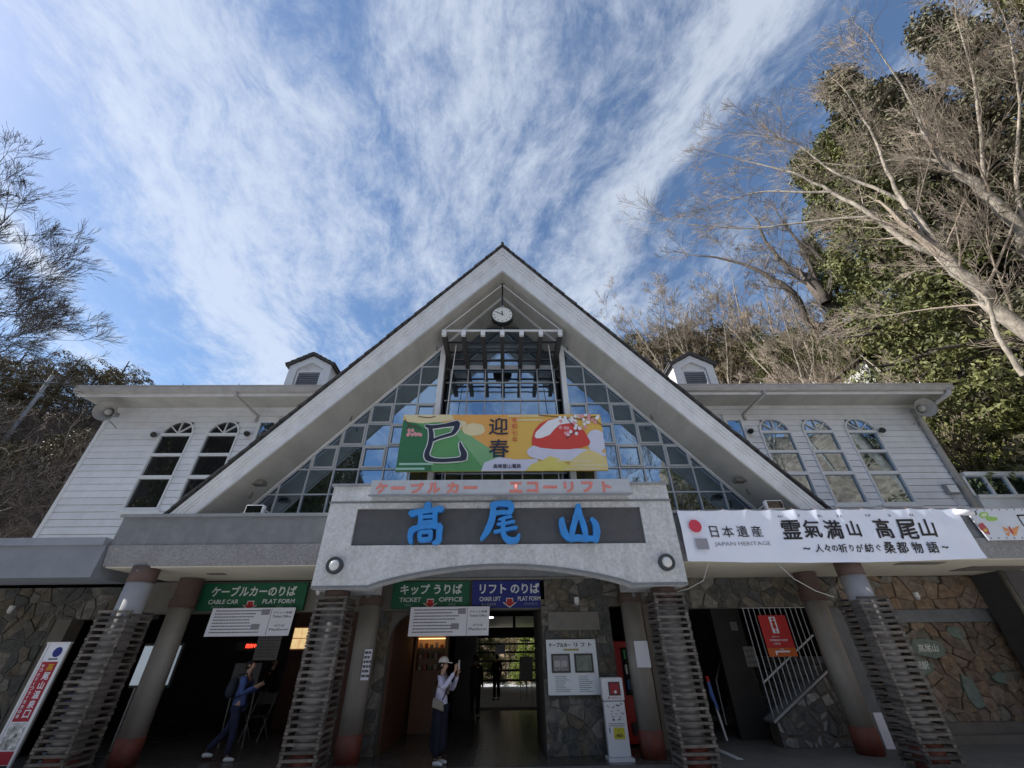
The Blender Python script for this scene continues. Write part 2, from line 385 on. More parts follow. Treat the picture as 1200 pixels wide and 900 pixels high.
def clip(poly, a, b, c):
    """keep a*x+b*z<=c"""
    out = []
    for i in range(len(poly)):
        p, q = poly[i], poly[(i+1) % len(poly)]
        dp, dq = a*p[0]+b*p[1]-c, a*q[0]+b*q[1]-c
        if dp <= 0: out.append(p)
        if dp*dq < 0:
            t = dp/(dp-dq); out.append((p[0]+(q[0]-p[0])*t, p[1]+(q[1]-p[1])*t))
    return out
def area(p): return abs(sum(p[i][0]*p[(i+1) % len(p)][1]-p[(i+1) % len(p)][0]*p[i][1] for i in range(len(p))))/2
def cells(region, size, seed, gap=0.018, jitter=1.15, stretch=1.0):
    """irregular stones: Voronoi cells of jittered points inside a convex region of (x,z)"""
    q = random.Random(seed)
    x0 = min(p[0] for p in region); x1 = max(p[0] for p in region); z0 = min(p[1] for p in region); z1 = max(p[1] for p in region)
    pts = []
    nx = max(1, round((x1-x0)/(size*stretch))); nz = max(1, round((z1-z0)/size))
    for i in range(-1, nx+1):
        for j in range(-1, nz+1):
            pts.append((x0+(i+.5+jitter*(q.random()-.5)*1.25)*(x1-x0)/nx, z0+(j+.5+jitter*(q.random()-.5)*1.25)*(z1-z0)/nz))
            if q.random() < 0.16: pts.pop()
            elif q.random() < 0.16: pts.append((pts[-1][0]+size*q.uniform(.3, .5), pts[-1][1]+size*q.uniform(-.4, .4)))
    out = []
    for p in pts:
        poly = list(region)
        for o in pts:
            if o is p: continue
            dx, dz = o[0]-p[0], o[1]-p[1]; L = math.hypot(dx, dz)
            if L > size*stretch*4 or L < 1e-6: continue
            nx_, nz_ = dx/L, dz/L
            poly = clip(poly, nx_, nz_, nx_*(p[0]+o[0])/2+nz_*(p[1]+o[1])/2-gap/2)
            if len(poly) < 3: break
        if len(poly) >= 3 and area(poly) > size*size*0.06: out.append(poly)
    return out
MORTARL = mat('grey_mortar', (0.16, 0.152, 0.138), 0.95, 0.2, 12, 0.5, 60)
def stone_wall(parent, region, y, thick, size, seed, m, gap=0.02, stretch=1.0, name='stone', limit=290, back=True, proud=0.03):
    w = B().prism(region, y, y+thick).build('stone_wall', MORTAR if m is not STONE else MORTARL, parent)
    q = random.Random(seed+1); cs = cells(region, size, seed, gap, stretch=stretch); cs.sort(key=area, reverse=True)
    for k, poly in enumerate(cs[:limit]):
        pr = proud*(0.2+1.3*q.random())
        B().prism(poly, y-pr, y+0.01, inset=0.014, d=0.010).build(name, m, w)
    return w

# ================================================================ THE SETTING: terrain and ground
E_AZ = [(-180, 13), (-165, 14), (-150, 30), (-115, 30), (-100, 12), (-82, 13), (-66, 20.5), (-54, 21.5), (-44, 21.5), (-30, 16), (-12, 13), (0, 12), (12, 18), (23, 33.5), (36, 34), (47, 32), (60, 28), (75, 26), (95, 20), (112, 20), (122, 28), (150, 28), (164, 14), (180, 13)]
def terrain_h(x, y):
    r = math.hypot(x, y); az = math.degrees(math.atan2(x, y))
    for (a0, e0), (a1, e1) in zip(E_AZ, E_AZ[1:]):
        if a0 <= az <= a1: e = e0+(e1-e0)*(az-a0)/(a1-a0); break
    aa = abs(az)
    if az < 0: r0, R0 = (18.5 if aa > 44 else 18.5+(44-aa)*0.40), 46
    else: r0, R0 = (18.8 if aa > 44 else 18.8+(44-aa)*0.40), 44
    if aa > 80: k = (aa-80)/100; r0 += 26*k; R0 += 30*k
    t = max(0.0, (r-r0)/(R0-r0))
    h = math.tan(R(e))*R0*(min(t, 1.0)**1.12) + max(0, t-1)*(R0-r0)*0.12
    nz = noise.fractal(Vector((x*0.16, y*0.16, 0.0)), 1.0, 2.1, 5)
    return h*(1+0.10*nz)+min(t*4, 1)*nz*0.9 - 0.35*(1-min(t*8, 1))
def make_terrain():
    NA, NR = 300, 90
    v = []; f = []
    for j in range(NR):
        r = 17.0*(1.0+ (j/(NR-1))**1.7*16)
        for i in range(NA):
            a = 2*math.pi*i/NA; x, y = r*math.sin(a), r*math.cos(a); v.append((x, y, terrain_h(x, y)))
    for j in range(NR-1):
        for i in range(NA): f.append((j*NA+i, j*NA+(i+1) % NA, (j+1)*NA+(i+1) % NA, (j+1)*NA+i))
    me = bpy.data.meshes.new('hillside'); me.from_pydata(v, [], f); me.materials.append(SOIL)
    me.polygons.foreach_set('use_smooth', [True]*len(me.polygons)); me.update()
    return tag(link('hillside', me), kind='structure')
make_terrain()
g = B(); g.add([(-320, -320, -0.06), (320, -320, -0.06), (320, 320, -0.06), (-320, 320, -0.06)], [(0, 1, 2, 3)])
tag(g.build('ground', ASPH, None, origin=(0, 0, 0)), kind='structure')
pl = B().box(-13, 14, -9, 7.6, -0.05, -0.004).build('plaza_paving', ASPH, None); tag(pl, kind='structure')
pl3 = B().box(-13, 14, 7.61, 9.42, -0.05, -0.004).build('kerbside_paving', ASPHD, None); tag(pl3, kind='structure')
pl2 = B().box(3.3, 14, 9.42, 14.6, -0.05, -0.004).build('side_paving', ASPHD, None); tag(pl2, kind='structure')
B().box(4.2, 4.32, 9.7, 14.2, -0.004, 0.0005).build('painted_line', WHITE, pl2)
# tiled floor of the entrance hall: 300 nearest tiles as pieces, the rest joined
FL = B().box(-12.9, 3.3, 9.42, 19.0, -0.05, -0.006).build('hall_floor', FLOORM, None); tag(FL, kind='structure')
TW, TD, TG = 0.40, 0.20, 0.012
tm = B().box(-TW/2+TG/2, TW/2-TG/2, -TD/2+TG/2, TD/2-TG/2, -0.006, 0.0)
tme = tm.mesh('floor_tile', TILE)
spots = []
j = 0
y = 9.42+TD/2
while y < 17.9:
    x = -7.9+(TW/2 if j % 2 else 0)
    while x < 3.1: spots.append((x, y)); x += TW
    y += TD; j += 1
spots.sort(key=lambda p: math.hypot(p[0]+0.4, (p[1]-9.6)*1.0) + (3 if p[0] > 1 or p[0] < -3.2 else 0))
for x, y in spots[:300]:
    link('floor_tile', tme, FL, (x, y, rnd.uniform(-0.0015, 0.0015)))
rest = B()
for x, y in spots[300:]: rest.box(x-TW/2+TG/2, x+TW/2-TG/2, y-TD/2+TG/2, y+TD/2-TG/2, -0.006, rnd.uniform(-0.001, 0.001))
tag(rest.build('floor_tiles_beyond', TILE, FL), kind='stuff')

# ================================================================ THE STATION
ST = root('station_building', (0, 12, 0), 'grey station building with a steep glazed gable, clapboard wings and stone base', 'building')
def part(b, name, m, parent=ST, **k): return b.build(name, m, parent, **k)

# ---- portico
PY = 8.3
por = B()
por.box(-3.47, 3.47, PY, 9.35, 4.09, 4.55)
por.box(-3.47, -2.90, PY, 9.35, 3.38, 4.09); por.box(2.83, 3.47, PY, 9.35, 3.38, 4.09)
arch = [(-3.47, 3.38), (-3.47, 2.64), (-2.45, 2.64)]
for k in range(1, 24):
    q = k/24; arch.append((-2.45+4.9*q, 2.64+0.35*math.sin(math.pi*q)**0.8))
arch += [(2.45, 2.64), (3.47, 2.64), (3.47, 3.38)]
span = arch[2:-2]
pa = B()
for p, q in zip(span, span[1:]):
    pa.prism([(p[0], 3.38), p, q, (q[0], 3.38)], PY, 8.62)
pa.box(-3.47, -2.45, PY, 9.35, 2.64, 3.38); pa.box(2.45, 3.47, PY, 9.35, 2.64, 3.38)
por.v, por.f, por.mi = por.v+pa.v, por.f+[tuple(i+len(por.v) for i in f) for f in pa.f], por.mi+pa.mi
PORT = part(por, 'portico', STUCCO)
part(B().box(-2.90, 2.83, PY+0.05, PY+0.3, 3.385, 4.085), 'recessed_panel', PANEL, PORT)
part(B().box(-3.51, 3.51, PY-0.05, 9.4, 4.55, 4.60), 'parapet_cap', GALV, PORT)
part(B().box(-3.49, 3.49, PY-0.02, PY, 4.20, 4.235), 'ledge', STUCCO2, PORT)
tr = B()
for p, q in zip(arch[1:-1], arch[2:]):
    if q[0] > p[0]+1e-4: tr.prism([(p[0], p[1]-0.001), (q[0], q[1]-0.001), (q[0], q[1]+0.045), (p[0], p[1]+0.045)], PY-0.012, PY-0.0005)
part(tr, 'arch_trim', STUCCO2, PORT)

# ---- canopies at each side
for s, xe in ((-1, 7.66), (1, 14.5)):
    CYF = 8.5
    b = B(); b.box(s*3.475, s*xe, CYF, 9.3, 3.46, 4.0); part(b, 'canopy_fascia', STUCCO2)
    b = B(); b.prismx([(CYF-0.03, 3.46), (CYF+0.06, 3.09), (9.3, 3.09), (9.3, 3.46)], s*3.476, s*xe); part(b, 'canopy_lower_band', STUCCO3)
    part(B().box(s*3.52, s*(xe+0.05), CYF-0.05, 9.35, 4.0, 4.06), 'canopy_flashing', GALV)
# lower roof edge beyond the left canopy
part(B().box(-16.5, -7.68, 8.44, 9.3, 2.89, 3.46), 'low_roof_fascia', mat('blue_grey_metal_fascia', (0.22, 0.24, 0.27), 0.6, 0.1, 3))
part(B().box(-16.5, -7.72, 8.40, 9.35, 3.46, 3.60), 'low_roof_flashing', mat('blue_grey_flashing', (0.27, 0.29, 0.33), 0.5, 0.1, 3))
part(B().box(-16.5, 14.5, 9.3, 12.2, 3.6, 3.66), 'flat_roof', GALV)
# ceilings
part(B().box(-3.4, 3.4, 8.62, 9.9, 3.16, 3.2), 'portico_ceiling', mat('grey_ceiling', (0.30, 0.29, 0.27), 0.8))
part(B().box(-7.6, -3.48, 8.57, 10.3, 3.07, 3.088), 'canopy_soffit', CEIL)
part(B().box(3.48, 14.4, 8.57, 10.6, 3.07, 3.088), 'canopy_soffit', CEIL)
part(B().box(-3.47, 3.47, 9.36, 9.62, 2.97, 3.15), 'cross_beam', STUCCO2)
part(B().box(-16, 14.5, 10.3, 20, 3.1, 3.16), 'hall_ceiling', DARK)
part(B().box(-3.46, 3.46, 9.63, 10.3, 3.03, 3.06), 'hall_ceiling', CEIL)
# header beam over the openings
HB = mat('grey_brown_header', (0.17, 0.155, 0.135), 0.8, 0.15, 3)
part(B().box(-7.9, 0.86, 10.3, 10.62, 2.43, 3.05), 'header_beam', HB)
# small dark inserts in the soffits
for x0, x1, y0, y1 in ((-6.1, -5.75, 9.25, 9.4), (8.1, 9.0, 8.75, 9.0), (10.1, 11.6, 9.3, 9.9)):
    part(B().box(x0, x1, y0, y1, 3.055, 3.069), 'soffit_vent', HB)

# ---- columns: plain round ones and ones wrapped in stacked slats
def round_column(x, y, r=0.215, top=3.06):
    c = link('round_column', B().tube([(x, y, 0), (x, y, 0.02)], r+0.004, 24).mesh('round_column', REDB, (x, y, 0)), ST, (x, y, 0))
    part(B().tube([(x, y, 0.40), (x, y, 2.50)], r, 28), 'shaft', PIPE, c, smooth=True)
    part(B().tube([(x, y, 0.0), (x, y, 0.40), (x, y, 0.405)], [r+0.012, r+0.012, r+0.002], 28), 'base_band', REDB, c, smooth=True)
    part(B().tube([(x, y, 2.50), (x, y, 2.505), (x, y, 2.66), (x, y, 2.665), (x, y, top)], [r, r+0.035, r+0.035, r+0.01, r+0.01], 28), 'column_head', REDT, c, smooth=False)
for x in (-6.80, -2.80, 2.78, 6.80): round_column(x, 9.93)
SL, SHH, SWD = 0.58, 0.038, 0.055
smx = B().box(-SL/2, SL/2, -SWD/2, SWD/2, -SHH/2, SHH/2).mesh('slat', SLAT)
smy = B().box(-SWD/2, SWD/2, -SL/2+0.0, SL/2, -SHH/2, SHH/2).mesh('slat', SLAT)
def slat_column(x, y, ztop, ptop, shaft):
    c = link('slatted_column', B().tube([(x, y, 0), (x, y, 0.02)], 0.24, 20).mesh('slatted_column', REDB, (x, y, 0)), ST, (x, y, 0))
    part(B().tube([(x, y, 0.0), (x, y, 0.35)], 0.232, 24), 'base_band', REDB, c, smooth=True)
    part(B().tube([(x, y, 0.35), (x, y, ptop-0.28)], 0.22, 24), 'shaft', shaft, c, smooth=True)
    part(B().tube([(x, y, ptop-0.28), (x, y, ptop)], 0.228, 24), 'column_head', REDT, c, smooth=True)
    z = 0.09; k = 0
    while z < ztop:
        for sgn in (-1, 1):
            j = lambda a=0.006: rnd.uniform(-a, a)
            if k % 2 == 0: o = link('slat', smx, c, (x+j(0.012), y+sgn*(SL/2-SWD/2-0.004)+j(), z))
            else: o = link('slat', smy, c, (x+sgn*(SL/2-SWD/2-0.004)+j(), y+j(0.012), z))
            o.rotation_euler = (j(0.012), j(0.012), j(0.02))
        z += 0.0465; k += 1
    for ax, ay in ((-1, -1), (1, -1), (-1, 1), (1, 1)):
        part(B().tube([(x+ax*(SL/2-0.03), y+ay*(SL/2-0.03), 0.0), (x+ax*(SL/2-0.03), y+ay*(SL/2-0.03), ztop-0.03)], 0.010, 6), 'tie_rod', GALV, c)
slat_column(-3.10, 8.70, 2.54, 2.66, PIPEL); slat_column(3.11, 8.70, 2.54, 2.66, PIPEL)
slat_column(-6.92, 8.72, 2.36, 3.10, PIPEL); slat_column(6.92, 8.72, 2.42, 3.10, PIPEL)

# ---- stone walls of the ground floor
sw = stone_wall(ST, [(0.86, 0), (2.36, 0), (2.36, 2.62), (0.86, 2.62)], 10.2, 2.9, 0.20, 11, STONE)
part(B().box(0.86, 3.1, 10.2, 13, 2.62, 3.05), 'stone_wall_top', HB)
stone_wall(ST, [(0.95, 2.46), (3.6, 2.46), (3.6, 3.04), (0.95, 3.04)], 10.17, 0.02, 0.21, 12, STONE, stretch=1.2)
part(B().box(1.0, 2.1, 10.13, 10.169, 2.02, 2.36), 'blank_plate', mat('grey_name_plate', (0.19, 0.18, 0.165), 0.7, 0.1, 6))
stone_wall(ST, [(-3.15, 0), (-2.45, 0), (-2.45, 2.43), (-3.15, 2.43)], 10.45, 2.6, 0.22, 13, STONE)
# arched brackets at the mouth of the hall
for s in (-1,):
    br = B(); n = 8; pts = [(-2.45, 2.43)]
    for k in range(n+1):
        q = math.pi/2*k/n; pts.append((-2.45+0.62*(1-math.cos(math.pi/2-q)) if False else -2.45+0.62*(1-math.cos(q)) , 2.43-0.62*(1-math.sin(q))))
    for k in range(1, n+1): br.prism([(-2.45, 2.43), pts[k], pts[k+1]], 10.46, 10.62)
    part(br, 'arch_bracket', HB)
stone_wall(ST, [(3.6, 2.44), (7.9, 2.44), (7.9, 3.08), (3.6, 3.08)], 10.6, 0.25, 0.22, 14, STONE, stretch=1.3)
stone_wall(ST, [(7.9, 2.38), (11.6, 2.38), (11.6, 3.08), (7.9, 3.08)], 10.75, 0.25, 0.22, 15, STONEW, gap=0.008, stretch=1.4, proud=0.06)
part(B().box(7.75, 12.5, 10.82, 11.0, 2.12, 2.38), 'wall_lintel', STUCCO2)
MU = stone_wall(ST, [(8.1, 0.32), (12.4, 0.32), (12.4, 2.12), (8.1, 2.12)], 10.95, 0.25, 0.205, 16, STONEW, gap=0.007, stretch=1.25, proud=0.06)
part(B().box(7.9, 12.8, 10.62, 11.2, -0.02, 0.14), 'wall_plinth', HB)
part(B().box(7.9, 12.8, 10.85, 11.2, 0.14, 0.32), 'wall_plinth_step', HB)
GREENST = mat('green_slate', (0.16, 0.20, 0.17), 0.7, 0.25, 9, 0.4, 40)
CH = mat('chalk_white_lettering', (0.75, 0.77, 0.75), 0.8)
for (cx, cz, rx, rz, nm, sd_) in ((9.62, 1.62, 0.46, 0.20, '高尾山', 1), (9.22, 1.30, 0.34, 0.17, '清滝駅', 2), (10.15, 0.82, 0.17, 0.34, None, 3), (10.45, 1.92, 0.2, 0.13, None, 4), (10.95, 1.05, 0.2, 0.11, None, 5), (8.72, 1.98, 0.12, 0.12, None, 6)):
    q = random.Random(sd_); pl_ = [(cx+rx*math.cos(a)*q.uniform(.85, 1.1), cz+rz*math.sin(a)*q.uniform(.8, 1.15)) for a in [2*math.pi*k/9 for k in range(9)]]
    st_ = B().prism(pl_, 10.865, 10.94, inset=0.02, d=0.012).build('inlaid_stone', GREENST if sd_ != 6 else STONEL, MU)
    if nm: text(nm, cx, cz, 10.862, CH, MU, h=0.15, fat=0.012, name='chalk_lettering', shear=0.2)
stone_wall(ST, [(-16, -0.02), (-9.95, -0.02), (-9.95, 3.0), (-16, 3.0)], 10.6, 0.3, 0.25, 17, STONE, stretch=1.1)
stone_wall(ST, [(-9.95, 2.36), (-7.9, 2.36), (-7.9, 3.0), (-9.95, 3.0)], 10.6, 0.3, 0.25, 18, STONE, stretch=1.1)
part(B().box(-9.95, -9.6, 10.62, 10.95, 0, 2.36), 'door_jamb', HB)
# pilaster at the far right and stair side wall with railings
part(B().box(11.35, 14.4, 9.9, 10.7, -0.02, 3.07), 'side_pier', mat('charcoal_panel', (0.07, 0.07, 0.075), 0.6))
stone_wall(ST, [(5.58, 0), (7.45, 0), (7.45, 1.42), (7.1, 1.28), (5.56, 0.38)], 10.6, 0.3, 0.19, 19, STONEL, gap=0.05)
cp = B(); cp.prism([(5.50, 0.385), (7.15, 1.33), (7.15, 1.37), (5.48, 0.425)], 10.54, 10.93); part(cp, 'stair_wall_coping', GALV)
part(B().box(7.45, 8.1, 10.78, 11.1, -0.02, 3.06), 'pier', STUCCO2)
part(B().box(3.25, 3.6, 10.7, 14, -0.02, 3.1), 'pier', HB)
# dark interior shells
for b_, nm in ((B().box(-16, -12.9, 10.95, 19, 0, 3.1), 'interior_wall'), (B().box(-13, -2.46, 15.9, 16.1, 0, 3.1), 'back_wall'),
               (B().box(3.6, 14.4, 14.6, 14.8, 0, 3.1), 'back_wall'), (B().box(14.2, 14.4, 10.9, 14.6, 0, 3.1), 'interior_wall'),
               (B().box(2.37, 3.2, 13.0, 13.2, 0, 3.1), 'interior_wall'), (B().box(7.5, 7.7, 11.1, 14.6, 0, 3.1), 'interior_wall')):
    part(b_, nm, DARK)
REDW = mat('red_brown_wall', (0.22, 0.085, 0.05), 0.7, 0.15, 2)
part(B().box(-5.1, -3.6, 13.2, 14.4, 0, 3.09), 'partition_wall', REDW)
part(B().box(-6.2, -5.11, 14.2, 14.4, 0, 3.09), 'partition_wall', DARKB)
part(B().box(-3.6, -3.16, 11.2, 14.2, 0, 3.09), 'partition_wall', DARKB)
part(B().box(-2.46, -2.40, 10.7, 19, 0, 3.09), 'hall_side_wall', DARKB)
part(B().box(1.32, 1.5, 13.1, 19, 0, 3.09), 'hall_side_wall', DARK)
# stairs in the right-hand bay
sb = link('staircase', B().box(5.7, 7.45, 14.55, 14.59, 0, 0.1).mesh('staircase', ASPH, (6.5, 12, 0)), ST, (6.5, 12, 0))
for k in range(9): B().box(5.9+0.17*k, 7.45, 11.2, 14.3, 0.165*k, 0.165*(k+1)).build('step', ASPH, sb)
# end of the hall: door frame and transom with daylight beyond
ef = B(); ef.box(-2.40, -1.42, 17.8, 18.0, 0, 3.09); ef.box(1.22, 1.32, 17.8, 18.0, 0, 3.09); ef.box(-1.42, 1.22, 17.8, 18.0, 2.12, 2.45); ef.box(-1.42, 1.22, 17.8, 18.0, 2.95, 3.09)
ef.box(0.35, 0.45, 17.82, 17.98, 2.45, 2.95)
part(ef, 'hall_end_wall', DARK)
part(B().box(-16, 14.5, 19, 19.2, 2.9, 3.2), 'rear_eave', DARK)
part(B().box(-9, 9, 19.21, 31.5, 3.1, 3.25), 'added_shade_roof', GALV)  # unseen roof, added to shade the ground behind the hall
for x in (-1.9, 2.4): part(B().box(x-0.06, x+0.06, 25.8, 25.92, 0, 3.1), 'platform_post', BLACK)
for x in (-4.5, -1.0, 2.6): part(B().box(x-0.5, x+0.5, 21.9, 22.0, 3.02, 3.09), 'tube_light', mat('tube_light', (0.9, 0.95, 1.0), 0.5, emit=2.0))

# ---- the great gable
ZT, KT, ZB, KB = 13.41, 1.243, 12.07, 1.168
GY0, GY1 = 9.1, 19.5
XL = 7.42
def zt(x): return ZT-KT*abs(x)
def zb(x): return ZB-KB*abs(x)
xb = 6.85
for s in (-1, 1):
    R_ = link('gable_roof', B().prism([(0, ZT-0.06), (s*XL, zt(XL)-0.06), (s*XL, zt(XL)-0.12), (0, ZT-0.12)], GY0+0.05, GY1).mesh('gable_roof', SLATE, (s*3.7, 12, 8)), ST, (s*3.7, 12, 8))
    # soffit slab
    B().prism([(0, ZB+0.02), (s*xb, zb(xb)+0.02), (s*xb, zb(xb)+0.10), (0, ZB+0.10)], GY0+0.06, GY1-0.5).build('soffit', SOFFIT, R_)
    # fascia made of four boards, each stepped back a little
    fr = [(0.00, 0.15, 0.00), (0.155, 0.29, 0.022), (0.295, 0.43, 0.044), (0.435, 0.93, 0.060), (0.935, 1.0, 0.02)]
    for a, b_, dy in fr:
        def L(q, x): return (zt(x)-0.12)*(1-q)+(zb(x))*q
        xa = XL
        poly = [(0, L(a, 0)), (s*xa, L(a, xa)), (s*xa, L(b_, xa)), (0, L(b_, 0))]
        nseg = 4
        if a < 0.9:
            for k in range(nseg):
                u0, u1 = xa*k/nseg+(0.003 if k else 0), xa*(k+1)/nseg
                B().prism([(s*u0, L(a, u0)), (s*u1, L(a, u1)), (s*u1, L(b_, u1)), (s*u0, L(b_, u0))], GY0+dy, GY0+dy+0.05).build('fascia_board', FASCIA, R_)
        else:
            B().prism(poly, GY0+dy, GY0+dy+0.09).build('fascia_edge', SOFFIT, R_)
    # courses of shingles, seen edge-on
    sl = math.hypot(1, KT); n = 44
    for k in range(n):
        d0 = (XL+0.12)*k/n; d1 = (XL+0.12)*(k+1.25)/n
        h0, h1 = 0.0, 0.042
        nx, nz = KT/sl, 1/sl
        p0 = (s*d0, ZT-0.06-KT*d0); p1 = (s*d1, ZT-0.06-KT*d1)
        B().prism([p0, p1, (p1[0]+s*nx*(h1+0.0), p1[1]+nz*(h1+0.0)), (p1[0]+s*nx*h1-s*0.02, p1[1]+nz*h1+0.02), (p0[0]+s*nx*0.02, p0[1]+nz*0.02)], GY0-0.07+rnd.uniform(-0.012, 0.012), GY1).build('shingle_course', SLATE, R_)
    # mouldings where soffit meets glass
    B().prism([(0, ZB-0.0), (s*6.6, zb(6.6)), (s*6.6, zb(6.6)-0.07), (0, ZB-0.07)], 10.20, 10.29).build('soffit_moulding', FASCIA, R_)
    for x, y in ((2.05, 10.1), (4.2, 10.05), (6.1, 9.85)):
        z = zb(x); B().tube([(s*x, y, z+0.05), (s*x, y, z-0.10), (s*x, y-0.05, z-0.13)], 0.02, 6).build('bracket_stub', HB, R_)
    B().box(s*5.75, s*6.05, 9.55, 9.75, zb(5.9)-0.10, zb(5.9)-0.0).build('soffit_hatch', HB, R_)
part(B().tube([(0, GY0-0.09, ZT+0.0), (0, GY1, ZT+0.0)], 0.055, 8), 'ridge_cap', SLATE)

# ---- glazed gable wall
MULL = mat('grey_white_mullion', (0.50, 0.52, 0.54), 0.45, 0.08, 8)
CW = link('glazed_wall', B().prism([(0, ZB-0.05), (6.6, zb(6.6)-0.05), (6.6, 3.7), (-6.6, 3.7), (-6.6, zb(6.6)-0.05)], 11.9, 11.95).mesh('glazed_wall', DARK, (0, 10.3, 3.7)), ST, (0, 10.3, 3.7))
GY = 10.3
SASH = {(0, 1), (2, 1), (1, 2), (3, 2), (2, 3), (4, 3)}
for s in (-1, 1):
    xs = [1.93]+[1.84+0.65*k for k in range(1, 8)]; zs = [8.41+0.67*2-0.67*k for k in range(0, 10)]   # 9.75 .. 3.72
    for i in range(len(xs)-1):
        for j_ in range(len(zs)-1):
            x0, x1, z1, z0 = xs[i], xs[i+1], zs[j_], zs[j_+1]
            if j_ == 0: z1 += 0.4
            poly = clip([(x0, z0), (x1, z0), (x1, z1), (x0, z1)], KB, 1, ZB-0.05)
            if len(poly) < 3 or area(poly) < 0.01: continue
            poly = [(s*p[0], p[1]) for p in poly]
            o = B().prism(poly, GY+0.02, GY+0.04).build('glass_pane', GLASS, CW)
            o.rotation_euler = (rnd.uniform(-0.006, 0.006), 0, rnd.uniform(-0.006, 0.006))
            if (i, j_-2+0) in SASH:
                fr_ = B(); xa, xb_ = sorted((s*x0, s*x1)); a_, w_ = 0.028, 0.042
                xa += a_; xb_ -= a_; za, zb_ = z0+a_, z1-a_
                fr_.box(xa, xa+w_, GY-0.045, GY+0.01, za, zb_); fr_.box(xb_-w_, xb_, GY-0.045, GY+0.01, za, zb_)
                fr_.box(xa+w_, xb_-w_, GY-0.045, GY+0.01, za, za+w_); fr_.box(xa+w_, xb_-w_, GY-0.045, GY+0.01, zb_-w_, zb_)
                fr_.build('opening_sash', MULL, CW)
    for x in xs[1:]:
        zz = zb(x)-0.03
        if zz > 3.9: B().box(s*(x-0.016), s*(x+0.016), GY-0.03, GY+0.015, 3.75, zz).build('mullion', MULL, CW)
    for z in zs[:-1]:
        x1 = (ZB-0.03-z)/KB
        if x1 > 1.95: B().box(s*1.95, s*x1, GY-0.022, GY+0.012, z-0.016, z+0.016).build('transom', MULL, CW)
    B().box(s*1.80, s*1.95, GY-0.08, GY+0.1, 3.75, zb(1.87)).build('bay_post', WHITE, CW)
    B().box(s*1.87, s*1.93, GY+0.1, 11.1, 3.75, 10.2).build('bay_side', PANEL, CW)
BX = [-1.80]+[0.57*k for k in range(-3, 4)][0:7]+[1.80]
BX = [-1.80, -1.71+0.0, -1.14, -0.57, 0, 0.57, 1.14, 1.71, 1.80]
BZ = [3.75, 4.7, 5.3, 5.9, 6.5, 7.1, 7.75, 8.33, 9.02, 9.58, 9.95, 10.5, 11.4]
for i in range(len(BX)-1):
    for j_ in range(len(BZ)-1):
        poly = clip(clip([(BX[i], BZ[j_]), (BX[i+1], BZ[j_]), (BX[i+1], BZ[j_+1]), (BX[i], BZ[j_+1])], KB, 1, ZB-0.03), -KB, 1, ZB-0.03)
        if len(poly) >= 3 and area(poly) > 0.01:
            o = B().prism(poly, 11.12, 11.14).build('glass_pane', GLASS, CW); o.rotation_euler = (rnd.uniform(-0.005, 0.005), 0, rnd.uniform(-0.005, 0.005))
for x in BX[1:-1]: B().box(x-0.018, x+0.018, 11.07, 11.115, 3.75, min(9.6, zb(x)-0.05) if abs(x) > 0.1 else 11.4).build('mullion', MULL, CW)
for z in BZ[1:-1]:
    hw = min(1.85, (ZB-0.06-z)/KB); B().box(-hw, hw, 11.08, 11.112, z-0.018, z+0.018).build('transom', MULL if z < 9.7 else GALV, CW)
B().box(-1.85, 1.85, 11.02, 11.07, 9.52, 9.66).build('transom', MULL, CW)

# brise-soleil: a front beam with seven rafters running back to the bay window, hung on rods
PG = link('rafter_canopy', B().box(-1.82, 1.82, 9.36, 9.42, 9.74, 9.78).mesh('rafter_canopy', WHITE, (0, 9.4, 9.7)), ST, (0, 9.4, 9.7))
for k in range(7):
    x = -1.74+0.58*k; B().box(x-0.065, x+0.065, 9.43, 11.05, 9.52, 9.735).build('rafter', mat('dark_stained_rafter', (0.05, 0.045, 0.045), 0.7), PG)
    B().box(x-0.065, x+0.065, 9.34, 9.429, 9.56, 9.738).build('rafter_end', WHITE, PG)
for y in (9.85, 10.35, 10.8): B().box(-1.76, 1.76, y-0.03, y+0.03, 9.665, 9.71).build('purlin', BLACK, PG)
for s in (-1, 1): B().tube([(s*1.78, 9.39, 9.78), (s*0.03, 9.39, 11.72)], 0.014, 6).build('hanger_rod', WHITE, PG)
for s in (-1, 1): B().tube([(s*1.45, 10.0, 9.7), (s*1.6, 10.2, 7.2)], 0.014, 6).build('stay_rod', WHITE, PG)

